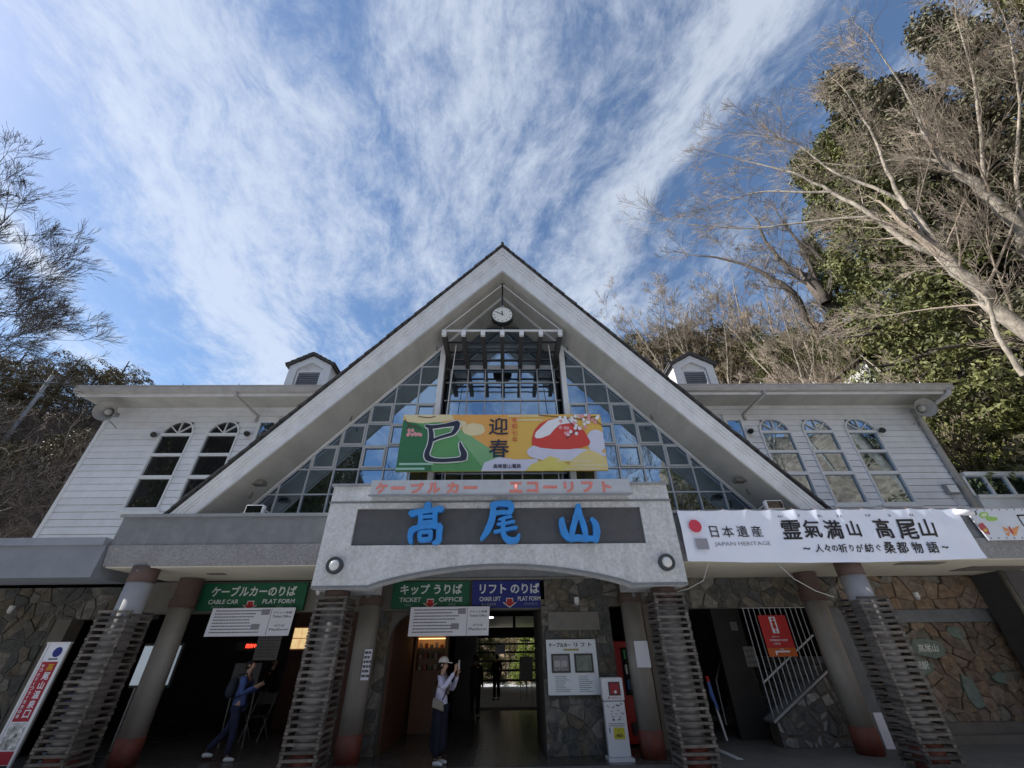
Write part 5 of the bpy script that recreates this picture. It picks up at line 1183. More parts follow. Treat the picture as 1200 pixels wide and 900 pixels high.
for z in (1.285, 1.536, 1.776):
    for k in range(5): B().box(cx0+0.10+k*0.14, cx0+0.18+k*0.14, CYY+0.1, CYY+0.2, z, z+q.uniform(0.06, 0.14)).build('boxed_sample', flat('sample_%d' % (k % 3), ((0.4, 0.35, 0.3), (0.3, 0.1, 0.06), (0.15, 0.18, 0.12))[k % 3]), DC)
# signs and objects at the far end of the hall
FS = tag(B().box(-0.30, 0.06, 17.5, 17.53, 1.62, 1.90).build('hanging_plate', SHEET, None), 'small white plate hanging at the far doorway of the hall', 'sign')
DB = root('dark_notice_case', (-0.9, 15.5, 1.2), 'black glazed notice case on the left side of the far doorway', 'notice board')
B().box(-1.55, -0.85, 15.6, 15.75, 0.0, 2.4).build('case', BLACK, DB); B().box(-1.45, -0.95, 15.585, 15.599, 1.5, 2.0).build('notice_panel', flat('case_panel', (0.06, 0.06, 0.055)), DB); B().box(-1.40, -1.05, 15.575, 15.584, 2.12, 2.3).build('small_panel', flat('case_label', (0.25, 0.24, 0.2)), DB)
AB = root('notice_easel', (1.0, 20.5, 0), 'sunlit white notice board on legs beyond the far doorway', 'notice board')
B().prism([(0.62, 0.72), (1.16, 0.72), (1.20, 1.52), (0.66, 1.52)], 20.5, 20.53).build('panel', flat('bright_white', (0.8, 0.8, 0.8)), AB)
for x in (0.66, 1.14): B().tube([(x, 20.54, 1.5), (x, 20.7, 0)], 0.015, 6).build('leg', GALV, AB)
LP = root('platform_lamp', (0.95, 22, 0), 'white-headed lamp post beyond the far doorway', 'lamp'); B().tube([(0.98, 22, 0), (0.98, 22, 2.1)], 0.025, 6).build('post', GALV, LP); B().box(0.78, 1.18, 21.9, 22.1, 2.08, 2.16).build('head', flat('bright_white', (0.8, 0.8, 0.8)), LP)
q = random.Random(12)
for k in range(5):
    o = tag(B().box(-2.2+0.02*k, 4.2, 27.0+0.5*k, 27.06+0.5*k, 0.4+0.42*k, 0.5+0.42*k).build('terrace_rail', BLACK, None), 'grey rail of the stepped terrace beyond the far doorway, %s' % ('lowest', 'second from the bottom', 'middle', 'second from the top', 'topmost')[k], 'railing', 'terrace rails beyond the hall')

# ================================================================ PEOPLE
def skinned(name, chains, m, parent, org, rot, sub=1, root_i=0):
    """chains: lists of (point, radius) in local metres; a point equal to an earlier one is shared, so limbs join"""
    idx = {}; V = []; RR = []; Ed = []
    for ch in chains:
        prev = None
        for p, r in ch:
            key = tuple(round(c, 4) for c in p)
            if key not in idx: idx[key] = len(V); V.append(p); RR.append(r if hasattr(r, '__len__') else (r, r))
            if prev is not None and prev != idx[key]: Ed.append((prev, idx[key]))
            prev = idx[key]
    me = bpy.data.meshes.new(name)
    me.from_pydata([rot @ Vector(p) for p in V], Ed, []); me.materials.append(m)
    o = link(name, me, parent, org)
    sk = o.modifiers.new('skin', 'SKIN'); sk.use_smooth_shade = True; sk.branch_smoothing = 0.5
    for i, d in enumerate(me.skin_vertices[0].data): d.radius = RR[i]; d.use_root = (i == root_i)
    ss = o.modifiers.new('sub', 'SUBSURF'); ss.levels = sub; ss.render_levels = sub
    dg = bpy.context.evaluated_depsgraph_get(); dg.update()
    nm = bpy.data.meshes.new_from_object(o.evaluated_get(dg)); o.modifiers.clear(); o.data = nm
    if not nm.materials: nm.materials.append(m)
    return o
SKIN = flat('skin', (0.45, 0.27, 0.19), 0.55)
def hand(w, d, side, s=1.0, curl=0.3):
    """palm and five fingers from wrist w along d; side = direction of the thumb"""
    w, d, side = Vector(w), Vector(d).normalized(), Vector(side).normalized(); n = d.cross(side).normalized(); out = []
    palm = w+d*0.055*s
    out.append([(tuple(w), 0.022), (tuple(palm), (0.030, 0.016))])
    for k, L_ in enumerate((0.062, 0.072, 0.068, 0.052)):
        o = side*(0.026-0.0175*k)*s; a = palm+o+d*0.03*s
        out.append([(tuple(palm), (0.030, 0.016)), (tuple(a), 0.0095), (tuple(a+d*L_*0.5+n*curl*0.02), 0.0085), (tuple(a+d*L_*(1-curl*0.4)+n*curl*0.05), 0.007)])
    t = w+d*0.025+side*0.02
    out.append([(tuple(palm), (0.030, 0.016)), (tuple(t+side*0.02+d*0.01), 0.010), (tuple(t+side*0.035+d*0.04+n*0.01), 0.009)])
    return out
def person(loc, face, H, label, top, legs, shoes, hair, la, ra, feet, cat_group=None, coat=None, lean=0.0, skirt=False, skinm=SKIN):
    """face: heading in degrees (0 = away from the camera, 90 = to the right)"""
    k = H/1.62; rt = Matrix.Rotation(R(-face), 3, 'Z'); org = Vector(loc)
    r_ = root('person', org, label, 'person', cat_group)
    def sc(ch): return [[((p[0]*k, p[1]*k, p[2]*k), tuple(q*k for q in (r if hasattr(r, '__len__') else (r, r)))) for p, r in c] for c in ch]
    L = lambda y: y+lean
    pel, wa, che, nk = (0, lean*0.5, 0.86), (0, lean*0.7, 1.02), (0, lean, 1.20), (0, lean, 1.36)
    hd0, hd1, hd2 = (0, lean+0.01, 1.42), (0, lean+0.02, 1.50), (0, lean+0.01, 1.57)
    body = [[(pel, 0.09), (wa, 0.075), (che, 0.085), (nk, 0.048), (hd0, 0.065), (hd1, (0.078, 0.092)), (hd2, (0.055, 0.065))],
            [(hd1, (0.078, 0.092)), ((0, lean+0.105, 1.485), 0.014)]]
    tp = [[((0, lean*0.5, 0.80), (0.14, 0.11)), (pel, (0.145, 0.115)), (wa, (0.135, 0.105)), (che, (0.145, 0.11)), ((0, lean, 1.335), 0.062)]]
    lg = []; sh = []
    for s_, arm in ((-1, la), (1, ra)):
        shd = (s_*0.165, lean, 1.285); el, wr, hdir, thumb = arm
        body.append([(che, 0.085), (shd, 0.05), (el, 0.038), (wr, 0.024)]); body += hand(wr, hdir, thumb)
        wv, ev = Vector(wr), Vector(el); cuff = tuple(wv+(ev-wv).normalized()*0.015)
        tp.append([(che, (0.145, 0.11)), (shd, 0.068), (el, 0.056), (cuff, 0.038)])
    for s_, (kn, an) in zip((-1, 1), feet):
        hip = (s_*0.09, lean*0.5, 0.80)
        body.append([(pel, 0.09), (hip, 0.07), (kn, 0.055), (an, 0.036)])
        lg.append([((0, lean*0.5, 0.90), (0.14, 0.11)), (hip, 0.10), (kn, 0.075), ((an[0], an[1], an[2]+0.01), 0.062)])
        f = (an[0], an[1]+0.15, max(an[2]-0.055, 0.028)); sh.append([((an[0], an[1]-0.05, max(an[2]-0.045, 0.035)), 0.038), ((an[0], an[1]+0.05, max(an[2]-0.04, 0.038)), (0.042, 0.04)), (f, (0.038, 0.026))])
    skinned('body', sc(body), skinm, r_, org, rt)
    skinned('top', sc(tp), top, r_, org, rt)
    if skirt: skinned('skirt', sc([[((0, lean*0.5, 0.96), (0.135, 0.105)), ((0, lean*0.5, 0.80), (0.165, 0.125)), ((0, 0, 0.45), (0.17, 0.125)), ((0, 0, 0.13), (0.185, 0.14))]]), legs, r_, org, rt)
    if True: skinned('trousers', sc(lg), legs, r_, org, rt)
    for c in sh: skinned('shoe', sc([c]), shoes, r_, org, rt)
    if coat: skinned('coat', sc([[((0, lean, 1.30), (0.12, 0.09)), ((0, lean, 1.15), (0.18, 0.14)), ((0, lean*0.6, 0.9), (0.185, 0.15)), ((0, 0, 0.55), (0.215, 0.17))]]), coat, r_, org, rt)
    if hair: skinned('hair', sc([[((0, lean-0.035, 1.40), (0.075, 0.055)), ((0, lean-0.025, 1.50), (0.092, 0.09)), ((0, lean-0.01, 1.585), (0.07, 0.075))]]), hair, r_, org, rt)
    for s_ in (-1, 1):
        q_ = B().dome(org+rt @ (Vector((s_*0.03, lean+0.095, 1.505))*k), 0.011, 0.006, rt @ Vector((0, 1, 0)), 3, 8); q_.build('eye', BLACK, r_)
        q_ = B().dome(org+rt @ (Vector((s_*0.082, lean+0.005, 1.49))*k), 0.022, 0.012, rt @ Vector((s_, 0, 0)), 3, 8); q_.build('ear', skinm, r_)
    B().tube([org+rt @ (Vector((-0.02, lean+0.098, 1.452))*k), org+rt @ (Vector((0.02, lean+0.098, 1.452))*k)], 0.005, 6).build('mouth', flat('lip', (0.35, 0.12, 0.1)), r_)
    return r_, (lambda p: org+rt @ (Vector(p)*k))
LAVT = mat('lavender_knit', (0.62, 0.61, 0.82), 0.9, 0.3, 7, 1.0, 14); NAV = mat('navy_cloth', (0.007, 0.008, 0.022), 0.9, 0.3, 7, 1.0, 14); BLK = mat('black_cloth', (0.012, 0.012, 0.013), 0.9, 0.3, 7, 1.0, 14)
JEAN = mat('blue_denim', (0.014, 0.018, 0.05), 0.9, 0.3, 7, 1.0, 14); WSH = flat('white_shoe', (0.62, 0.64, 0.64)); HAIR = flat('dark_hair', (0.012, 0.01, 0.009)); CAPM = flat('cream_cap', (0.60, 0.56, 0.50)); BSH = mat('blue_shirt', (0.06, 0.10, 0.28), 0.9, 0.3, 7, 1.0, 14)
stand = (((-0.095, 0.01, 0.45), (-0.10, 0.0, 0.08)), ((0.095, 0.01, 0.45), (0.10, 0.0, 0.08)))
# woman with cap photographing
arm_up_r = ((0.25, 0.13, 1.12), (0.12, 0.29, 1.38), (-0.1, 0.25, 1.0), (-0.7, 0.6, 0)); arm_up_l = ((-0.26, 0.12, 1.08), (0.0, 0.31, 1.32), (0.3, 0.2, 1.0), (0.3, 0.9, 0.2))
pr, T = person((-1.12, 9.62, 0), 105, 1.57, 'woman in lavender sweater, cream cap and long navy skirt raising a phone', LAVT, NAV, WSH, HAIR, arm_up_l, arm_up_r, stand, skirt=True)
cp_ = B().dome(T((0, 0.0, 1.535)), 0.105, 0.10, (0, 0, 1), 6, 20); cp_.build('cap', CAPM, pr, smooth=True)
f3 = [T((0.07*math.sin(a), 0.08+0.11*math.cos(a), 1.535-0.02*math.cos(a))) for a in [R(q) for q in range(-80, 81, 20)]]
bb_ = B(); bb_.add([tuple(p) for p in f3]+[tuple(p+Vector((0, 0, 0.012))) for p in f3], [tuple(range(len(f3))), tuple(range(2*len(f3)-1, len(f3)-1, -1))]+[(i, i+1, i+1+len(f3), i+len(f3)) for i in range(len(f3)-1)]); bb_.build('cap_brim', CAPM, pr)
ph = root('smartphone', T((0.07, 0.34, 1.45)), 'pale smartphone held up by the woman in the cream cap', 'phone')
c0 = T((0.06, 0.355, 1.49)); ux = (T((1, 0, 0))-T((0, 0, 0))).normalized(); uy = (T((0, 1, 0))-T((0, 0, 0))).normalized()
vs = [c0+ux*a*0.036+uy*b2*0.004+Vector((0, 0, c*0.075)) for a in (-1, 1) for b2 in (-1, 1) for c in (-1, 1)]
B().add(vs, [(0, 1, 3, 2), (4, 6, 7, 5), (0, 4, 5, 1), (2, 3, 7, 6), (0, 2, 6, 4), (1, 5, 7, 3)]).build('case', flat('phone_white', (0.7, 0.68, 0.7), 0.3), ph)
bg_ = root('shoulder_bag', T((0.16, 0.02, 0.85)), 'beige shoulder bag hanging at the hip of the woman in lavender', 'bag')
q_ = B(); cc = T((0.19, 0.02, 0.88)); 
vs = [cc+uy*a*(0.105 if c > 0 else 0.115)+ux*b2*0.03+Vector((0, 0, c*0.07-a*0.03)) for a in (-1, 1) for b2 in (-1, 1) for c in (-1, 1)]
bevel(q_.add(vs, [(0, 1, 3, 2), (4, 6, 7, 5), (0, 4, 5, 1), (2, 3, 7, 6), (0, 2, 6, 4), (1, 5, 7, 3)]).build('pouch', flat('beige_leather', (0.24, 0.21, 0.18)), bg_), 0.02, 2)
B().tube([T((0.18, -0.06, 0.95)), T((0.12, -0.12, 1.15)), T((-0.08, -0.06, 1.34)), T((-0.12, 0.06, 1.32)), T((0.05, 0.145, 1.12)), T((0.18, 0.10, 0.95))], 0.011, 6).build('strap', BLK, bg_)
skinned('scarf', [[((-0.05, 0.02, 1.30), 0.05), ((0.0, 0.07, 1.29), 0.055), ((0.05, 0.03, 1.30), 0.05)], [((0.0, 0.07, 1.29), 0.055), ((0.02, 0.125, 1.15), (0.045, 0.03)), ((0.03, 0.13, 0.98), (0.05, 0.03))]], mat('grey_brown_scarf', (0.16, 0.12, 0.12), 0.9, 0.3, 30), pr, Vector((-1.12, 9.62, 0)), Matrix.Rotation(R(-105), 3, 'Z'))
down_l = ((-0.22, -0.02, 1.03), (-0.20, 0.08, 0.82), (0, 0.2, -1), (0.6, 0.7, 0)); down_r = ((0.22, -0.02, 1.03), (0.20, 0.08, 0.82), (0, 0.2, -1), (-0.6, 0.7, 0))
person((-0.86, 15.6, 0), 20, 1.64, 'person in a long dark coat and black trousers standing in the hall', BLK, BLK, BLK, HAIR, down_l, down_r, stand, coat=mat('charcoal_coat', (0.035, 0.033, 0.034), 0.9, 0.2, 6))
person((-0.32, 21.5, 0), -30, 1.66, 'distant person in dark clothes beyond the far doorway', BLK, BLK, BLK, HAIR, down_l, down_r, stand)
walk = (((-0.09, -0.08, 0.45), (-0.09, -0.36, 0.13)), ((0.09, 0.10, 0.45), (0.09, 0.10, 0.07)))
phone_l = ((-0.24, 0.08, 1.02), (-0.12, 0.26, 1.12), (0.3, 0.8, 0.4), (0.8, 0.1, 0.5)); phone_r = ((0.24, 0.10, 1.02), (0.12, 0.28, 1.14), (-0.3, 0.8, 0.4), (-0.8, 0.1, 0.5))
pr2, T2 = person((-5.20, 10.25, 0), 82, 1.60, 'walking person in blue shirt, jeans and white shoes with a dark backpack', BSH, JEAN, WSH, HAIR, phone_l, phone_r, walk, lean=0.04)
bk = root('backpack', T2((0, -0.2, 0.95)), 'dark backpack on the walking person in jeans', 'backpack')
skinned('pack', [[((0, -0.19, 0.92), (0.15, 0.10)), ((0, -0.20, 1.10), (0.155, 0.115)), ((0, -0.16, 1.30), (0.12, 0.08))]], mat('backpack_cloth', (0.02, 0.024, 0.04), 0.8, 0.2, 9), bk, Vector((-5.20, 10.25, 0)), Matrix.Rotation(R(-82), 3, 'Z'))
for s_ in (-1, 1): B().tube([T2((s_*0.11, -0.10, 1.33)), T2((s_*0.12, 0.05, 1.36)), T2((s_*0.12, 0.15, 1.20)), T2((s_*0.12, 0.02, 0.98)), T2((s_*0.12, -0.1, 0.94))], 0.015, 6).build('strap', BLK, bk)
person((-4.55, 12.6, 0), -60, 1.58, 'dim person in brown jacket behind the walking person', flat('brown_jacket', (0.045, 0.028, 0.018), 0.9), flat('ochre_trousers', (0.05, 0.035, 0.015), 0.9), BLK, HAIR, down_l, down_r, stand)
person((-6.1, 13.3, 0), 100, 1.62, 'dim person in black at the back of the left bay', BLK, BLK, BLK, HAIR, down_l, down_r, stand)

# ================================================================ VEGETATION
def frame_of(d):
    d = d.normalized(); a = d.orthogonal().normalized(); return d, a, d.cross(a)
def grow(b_, p, d, L, r, lev, q, up=0.12, wob=0.22, kids=(7, 6, 5), sides=(6, 5, 4, 3, 3), spread=(30, 62), minr=0.006):
    n = 5 if lev > 1 else 4; pts = [p.copy()]; rad = [r]; dirs = [d.normalized()]
    for i in range(n):
        d = (d+Vector((q.uniform(-1, 1), q.uniform(-1, 1), q.uniform(-1, 1)))*wob+Vector((0, 0, up))).normalized()
        p = p+d*(L/n); pts.append(p.copy()); rad.append(max(minr, r*(1-0.80*(i+1)/n))); dirs.append(d)
    b_.tube(pts, rad, sides[min(len(sides)-1, 4-lev)] if lev < 4 else 6, cap=False)
    if lev <= 0: return
    for k in range(kids[min(lev, len(kids)) - 1]):
        t = q.uniform(0.22, 1.0)*n; i = min(int(t), n-1); f = t-i
        pp_ = pts[i].lerp(pts[i+1], f); dd, a, c = frame_of(dirs[i+1]); ang = R(q.uniform(*spread)); ph_ = q.uniform(0, 6.283)
        nd = dd*math.cos(ang)+(a*math.cos(ph_)+c*math.sin(ph_))*math.sin(ang)
        grow(b_, pp_, nd, L*q.uniform(0.48, 0.76)*(1.15-0.45*t/n), max(minr, rad[i]*0.55), lev-1, q, up, wob, kids, sides, spread, minr)
def smooth_pts(P, steps=4):
    S = []; n = len(P)
    for i in range(n-1):
        p0, p1, p2, p3 = P[max(i-1, 0)], P[i], P[i+1], P[min(i+2, n-1)]
        for k in range(steps): 
            t = k/steps; S.append(0.5*((2*p1)+(p2-p0)*t+(2*p0-5*p1+4*p2-p3)*t*t+(3*p1-p0-3*p2+p3)*t**3))
    S.append(P[-1]); return S
def limb_tree(name, label, limbs, seed, bark, twig, group=None, L0=3.0, kids=(6, 6, 6), nk=9, up=0.10, lev=2, wob=0.22, minr=0.007, start=0.3, spread=(30, 62)):
    q = random.Random(seed); base = limbs[0][0][0]
    r_ = root(name, base, label, 'tree', group); tb_ = B(); cb = B()
    for P, r0, r1 in limbs:
        S = smooth_pts([Vector(p) for p in P]); n = len(S)-1
        S = [p+Vector((q.uniform(-1, 1), q.uniform(-1, 1), q.uniform(-1, 1)))*r0*0.25*(0 < i < n) for i, p in enumerate(S)]
        rad = [r0+(r1-r0)*i/n for i in range(n+1)]; tb_.tube(S, rad, 9, cap=False)
        for k in range(nk):
            t = q.uniform(start if P is limbs[0][0] else 0.12, 1.0)*n; i = min(int(t), n-1)
            dd, a, c = frame_of(S[i+1]-S[i]); ang = R(q.uniform(25, 65)); ph_ = q.uniform(0, 6.283)
            nd = dd*math.cos(ang)+(a*math.cos(ph_)+c*math.sin(ph_))*math.sin(ang)
            grow(cb, S[i].lerp(S[i+1], t-i), nd, L0*q.uniform(0.55, 1.1)*(1.2-0.5*t/n), max(0.010, min(0.045, rad[i]*0.26)), lev, q, up, wob, kids, spread=spread, minr=minr)
        grow(cb, S[-1], S[-1]-S[-2], L0, r1, lev, q, up, wob, kids, spread=spread, minr=minr)
    tb_.build('trunk', bark, r_, smooth=True, fix=False); cb.build('crown', twig, r_, fix=False)
    return r_
def tree_copy(r_, loc, rz, sc, label, group=None):
    c = r_.copy(); col.objects.link(c); c.location = loc; c.rotation_euler = (0, 0, rz); c.scale = (sc, sc, sc); c['label'] = label
    if group: c['group'] = group
    for ch in list(r_.children):
        k = ch.copy(); col.objects.link(k); k.parent = c
    return c
def on_hill(az, r, dz=-0.3):
    x, y = r*math.sin(R(az)), r*math.cos(R(az)); return Vector((x, y, terrain_h(x, y)+dz))
# --- the big leaning bare trees on the right
def ap(lst, r): return [at(u, v, r=rr) for (u, v), rr in zip(lst, r if hasattr(r, '__len__') else [r]*len(lst))]
base = on_hill(64, 20)
tA = limb_tree('bare_tree', 'huge pale-barked leaning bare tree forking above the right wing', [
    ([base]+ap([(1200, 390), (1150, 342), (1105, 300)], [17.2, 16.6, 16.2]), 0.215, 0.16),
    (ap([(1105, 300), (1060, 281), (1025, 254), (975, 225), (930, 203), (880, 190)], [16.2, 16.0, 15.8, 15.6, 15.4, 15.2]), 0.115, 0.022),
    (ap([(1105, 300), (1082, 264), (1058, 236), (1040, 200), (1018, 150), (990, 105)], [16.2, 16.3, 16.4, 16.5, 16.4, 16.2]), 0.105, 0.02),
    (ap([(1058, 236), (1012, 215), (977, 201), (935, 170), (900, 160)], [16.4, 16.2, 16.0, 15.8, 15.6]), 0.065, 0.018),
    (ap([(1025, 254), (985, 256), (930, 262), (870, 268), (800, 262)], [15.8, 15.7, 15.6, 15.4, 15.2]), 0.055, 0.015),
    (ap([(975, 225), (940, 225), (890, 225), (840, 240)], [15.6, 15.4, 15.2, 15.0]), 0.06, 0.015)], 21, BARK, TWIG, L0=3.0, nk=6, minr=0.0045, kids=(5, 5, 5), lev=3, wob=0.11, spread=(16, 44), up=0.05)
base = on_hill(70, 22)
limb_tree('bare_tree', 'second pale leaning bare tree at the right edge behind the forked one', [
    ([base]+ap([(1240, 320), (1200, 270), (1155, 225), (1107, 190)], [20, 19, 18.5, 18]), 0.24, 0.13),
    (ap([(1107, 190), (1085, 160), (1068, 120), (1030, 60)], [18, 18, 17.8, 17.5]), 0.09, 0.02),
    (ap([(1155, 225), (1150, 160), (1140, 90), (1120, 20)], [18.5, 18.6, 18.6, 18.4]), 0.07, 0.02),
    (ap([(1200, 270), (1190, 200), (1195, 120), (1180, 30)], [19, 19, 19, 19]), 0.07, 0.02),
    (ap([(1107, 190), (1060, 185), (1010, 195), (960, 190)], [18, 17.8, 17.6, 17.3]), 0.06, 0.015)], 22, BARK, TWIG, L0=3.0, nk=7, minr=0.005, kids=(5, 5, 5), lev=3, wob=0.11, spread=(16, 44), up=0.05)
limb_tree('bare_tree', 'slim crooked pale sapling crossing below the big forked trunk at the right', [
    (ap([(1200, 440), (1170, 395), (1155, 350), (1120, 325), (1095, 300)], [15.8, 15.6, 15.5, 15.4, 15.3]), 0.07, 0.02)], 23, BARK, TWIG, L0=1.5, nk=6, minr=0.005)
# --- dark twisted trees on the skyline
base = on_hill(47, 36)
limb_tree('bare_tree', 'dark twisted bare tree with several thick limbs on the right skyline', [
    ([base]+ap([(1005, 425), (990, 395), (968, 355)], [34, 33, 32.5]), 0.62, 0.45),
    (ap([(968, 355), (958, 335), (925, 313), (903, 292), (885, 255)], 32), 0.33, 0.07), (ap([(968, 355), (972, 338), (976, 318), (962, 302), (932, 278)], 32), 0.28, 0.06),
    (ap([(985, 385), (950, 378), (930, 345), (897, 322), (865, 308), (820, 300)], [33, 32, 31.5, 31, 31, 31]), 0.33, 0.06), (ap([(958, 335), (945, 300), (925, 270), (905, 240)], 32), 0.15, 0.03)], 24, BARKD, TWIGD, L0=3.4, nk=6, minr=0.010, wob=0.22, lev=3, kids=(5, 4, 4), spread=(20, 50))
# --- light shrubby trees
def shrub_tree(seed, h, spread, bark, twig, stems=4, lab='x', nk=7, L0=2.2, minr=0.011):
    q = random.Random(seed); o = Vector((0, 0, 0)); lim = []
    for k in range(stems):
        a = 6.283*k/stems+q.uniform(-.4, .4); tp = Vector((math.cos(a)*spread, math.sin(a)*spread, h*q.uniform(.75, 1)))
        lim.append(([o, tp*0.35+Vector((q.uniform(-.3, .3), q.uniform(-.3, .3), 0.3)), tp*0.7, tp], 0.05+0.0065*h, 0.018))
    return limb_tree('bare_tree', lab, lim, seed, bark, twig, L0=L0*1.15, nk=nk, minr=minr*0.8, kids=(5, 4, 4), start=0.25, lev=3, wob=0.12, spread=(16, 44))
st1 = shrub_tree(31, 11, 3.2, BARK, TWIG, 4, 'pale many-stemmed bare tree spreading above the right dormer'); st2 = shrub_tree(32, 9, 2.4, BARK, TWIG, 3, 'pale bare tree standing on the slope behind the right gutter, nearest the skyline tree')
st3 = shrub_tree(33, 13, 3.5, BARKD, TWIGD, 4, 'x', L0=2.8)
pl0 = on_hill(33, 37); st1.location = pl0; st2.location = on_hill(41, 33)
G_ = 'bare trees on the right slope'; st1['group'] = G_; st2['group'] = G_
for src, az, r, sc, lab in ((st1, 26.5, 40, 1.25, 'leftmost pale bare tree on the right skyline beside the dormer'), (st2, 36.5, 40, 1.4, 'pale bare tree on the right slope between dormer and dark twisted tree'), (st1, 42, 30, 0.75, 'pale bare tree in front of the dark twisted tree'), (st2, 55, 28, 1.0, 'pale bare tree above the right wing corner'), (st1, 61, 25, 0.7, 'pale bare tree low at the right edge over the corridor roof'), (st2, 51.5, 23, 0.7, 'small pale bare tree right behind the right downpipe'), (st1, 66, 26, 1.1, 'tall pale bare tree at the upper right edge'), (st2, 72, 27, 1.3, 'tallest thin bare tree in the upper right corner')):
    tree_copy(src, on_hill(az, r), az*7.3, sc, lab, G_)
for k, (az, r, sc, lab) in enumerate(((23.5, 41, 1.1, 'pale bare tree just right of the gable slope on the skyline'), (29.5, 39, 1.2, 'pale bare tree directly above the right dormer roof'), (33, 41, 1.1, 'short pale bare tree on the crest between two taller ones'), (39.5, 38, 1.1, 'pale bare tree left of the dark twisted trunk'), (42.5, 35, 1.0, 'pale bare tree at the foot of the dark twisted tree'), (43, 29, 0.75, 'pale bare tree above the middle of the right gutter'), (58, 24, 0.9, 'pale bare tree crossing the bright leafy bushes'), (53, 27, 1.0, 'pale bare tree in front of the lower evergreen mass'), (63, 23, 1.1, 'tall pale bare tree overlapping the big forked trunk'))):
    tree_copy((st1, st2)[k % 2], on_hill(az, r), az*5.1, sc, lab, G_)
# --- left bare tree, reaching into the frame
base = Vector((-16.5, 5.4, 0.2))
limb_tree('bare_tree', 'large bare tree reaching in from the left edge', [
    ([base]+ap([(-125, 520), (-120, 430)], [15.5, 15.0]), 0.32, 0.22),
    (ap([(-120, 430), (-90, 360), (-60, 290), (-30, 220)], 15), 0.13, 0.02), (ap([(-120, 430), (-75, 385), (-30, 350), (5, 325)], 14.6), 0.08, 0.012),
    (ap([(-120, 460), (-80, 440), (-40, 415), (-5, 395)], 14.3), 0.06, 0.012), (ap([(-90, 360), (-50, 315), (-20, 280), (5, 260)], 14.6), 0.06, 0.012), (ap([(-120, 430), (-130, 330), (-110, 230)], 15), 0.10, 0.02), (ap([(-75, 385), (-40, 375), (-10, 368), (20, 365)], 14.4), 0.04, 0.01)], 25, BARKD, TWIGK, L0=1.7, nk=10, minr=0.0035, lev=3, kids=(6, 5, 5), wob=0.11, spread=(14, 36), up=0.05)
# --- trees behind the photographer, seen only as reflections in the glass
for k, (x, y, sc, lab) in enumerate(((-7, -19, 1.1, 'bare tree across the plaza, mirrored in the left gable panes'), (6.5, -18, 1.25, 'bare tree across the plaza, mirrored in the right gable panes'), (15, -15, 1.3, 'bare tree across the plaza, mirrored in the right arched windows'), (22, -12, 1.2, 'bare tree across the plaza, furthest right in the reflections'))):
    if k == 0: st3.location = (x, y, 0); st3['label'] = lab; st3.scale = (sc,)*3; st3['group'] = 'bare trees across the plaza'
    else: tree_copy(st3, (x, y, 0), k*1.9, sc, lab, 'bare trees across the plaza')
# --- leafy trees
def leaf_mesh(name, shape, nclump, nleaf, size, m, seed, clump_r):
    rs = np.random.RandomState(seed); V = []
    cen = shape(rs, nclump); cr_ = clump_r*rs.uniform(0.6, 1.3, (nclump, 1))
    off = rs.normal(size=(nclump, nleaf, 3)); off /= np.linalg.norm(off, axis=2, keepdims=True)
    off *= rs.uniform(0.35, 1.0, (nclump, nleaf, 1))**0.6
    off[..., 2] *= 0.6
    P = (cen[:, None, :]+off*cr_[:, None, :]).reshape(-1, 3); N = len(P)
    a = rs.normal(size=(N, 3)); a /= np.linalg.norm(a, axis=1, keepdims=True); b2 = np.cross(a, rs.normal(size=(N, 3))); b2 /= np.linalg.norm(b2, axis=1, keepdims=True)
    s_ = size*rs.uniform(0.6, 1.35, (N, 1)); a *= s_; b2 *= s_*0.42
    co = np.stack([P-a*0.5, P+b2*0.5, P+a*0.5, P-b2*0.5], 1).reshape(-1, 3)
    me = bpy.data.meshes.new(name); me.vertices.add(4*N); me.vertices.foreach_set('co', co.ravel()); me.loops.add(4*N); me.loops.foreach_set('vertex_index', np.arange(4*N))
    me.polygons.add(N); me.polygons.foreach_set('loop_start', np.arange(0, 4*N, 4)); me.polygons.foreach_set('loop_total', np.full(N, 4)); me.materials.append(m); me.update(); return me
def cedar_shape(H_, R_):
    def f(rs, n):
        z = H_*(0.12+0.88*rs.uniform(0, 1, n)**0.8); rr = R_*(1-z/H_*0.92)*rs.uniform(0.25, 1, n)**0.5*(0.8+0.3*np.sin(z*2.3)); a = rs.uniform(0, 6.283, n)
        return np.stack([rr*np.cos(a), rr*np.sin(a), z-rr*0.18], 1)
    return f
def dome_shape(H_, R_, z0=0.2):
    def f(rs, n):
        d = rs.normal(size=(n, 3)); d /= np.linalg.norm(d, axis=1, keepdims=True); d[:, 2] = np.abs(d[:, 2])*1.0-0.25
        k = rs.uniform(0.45, 1, (n, 1))**0.5*(1+0.22*np.sin(d[:, :1]*5+d[:, 1:2]*4)); return d*k*np.array([R_, R_, H_*(1-z0)])+np.array([0, 0, H_*z0])
    return f
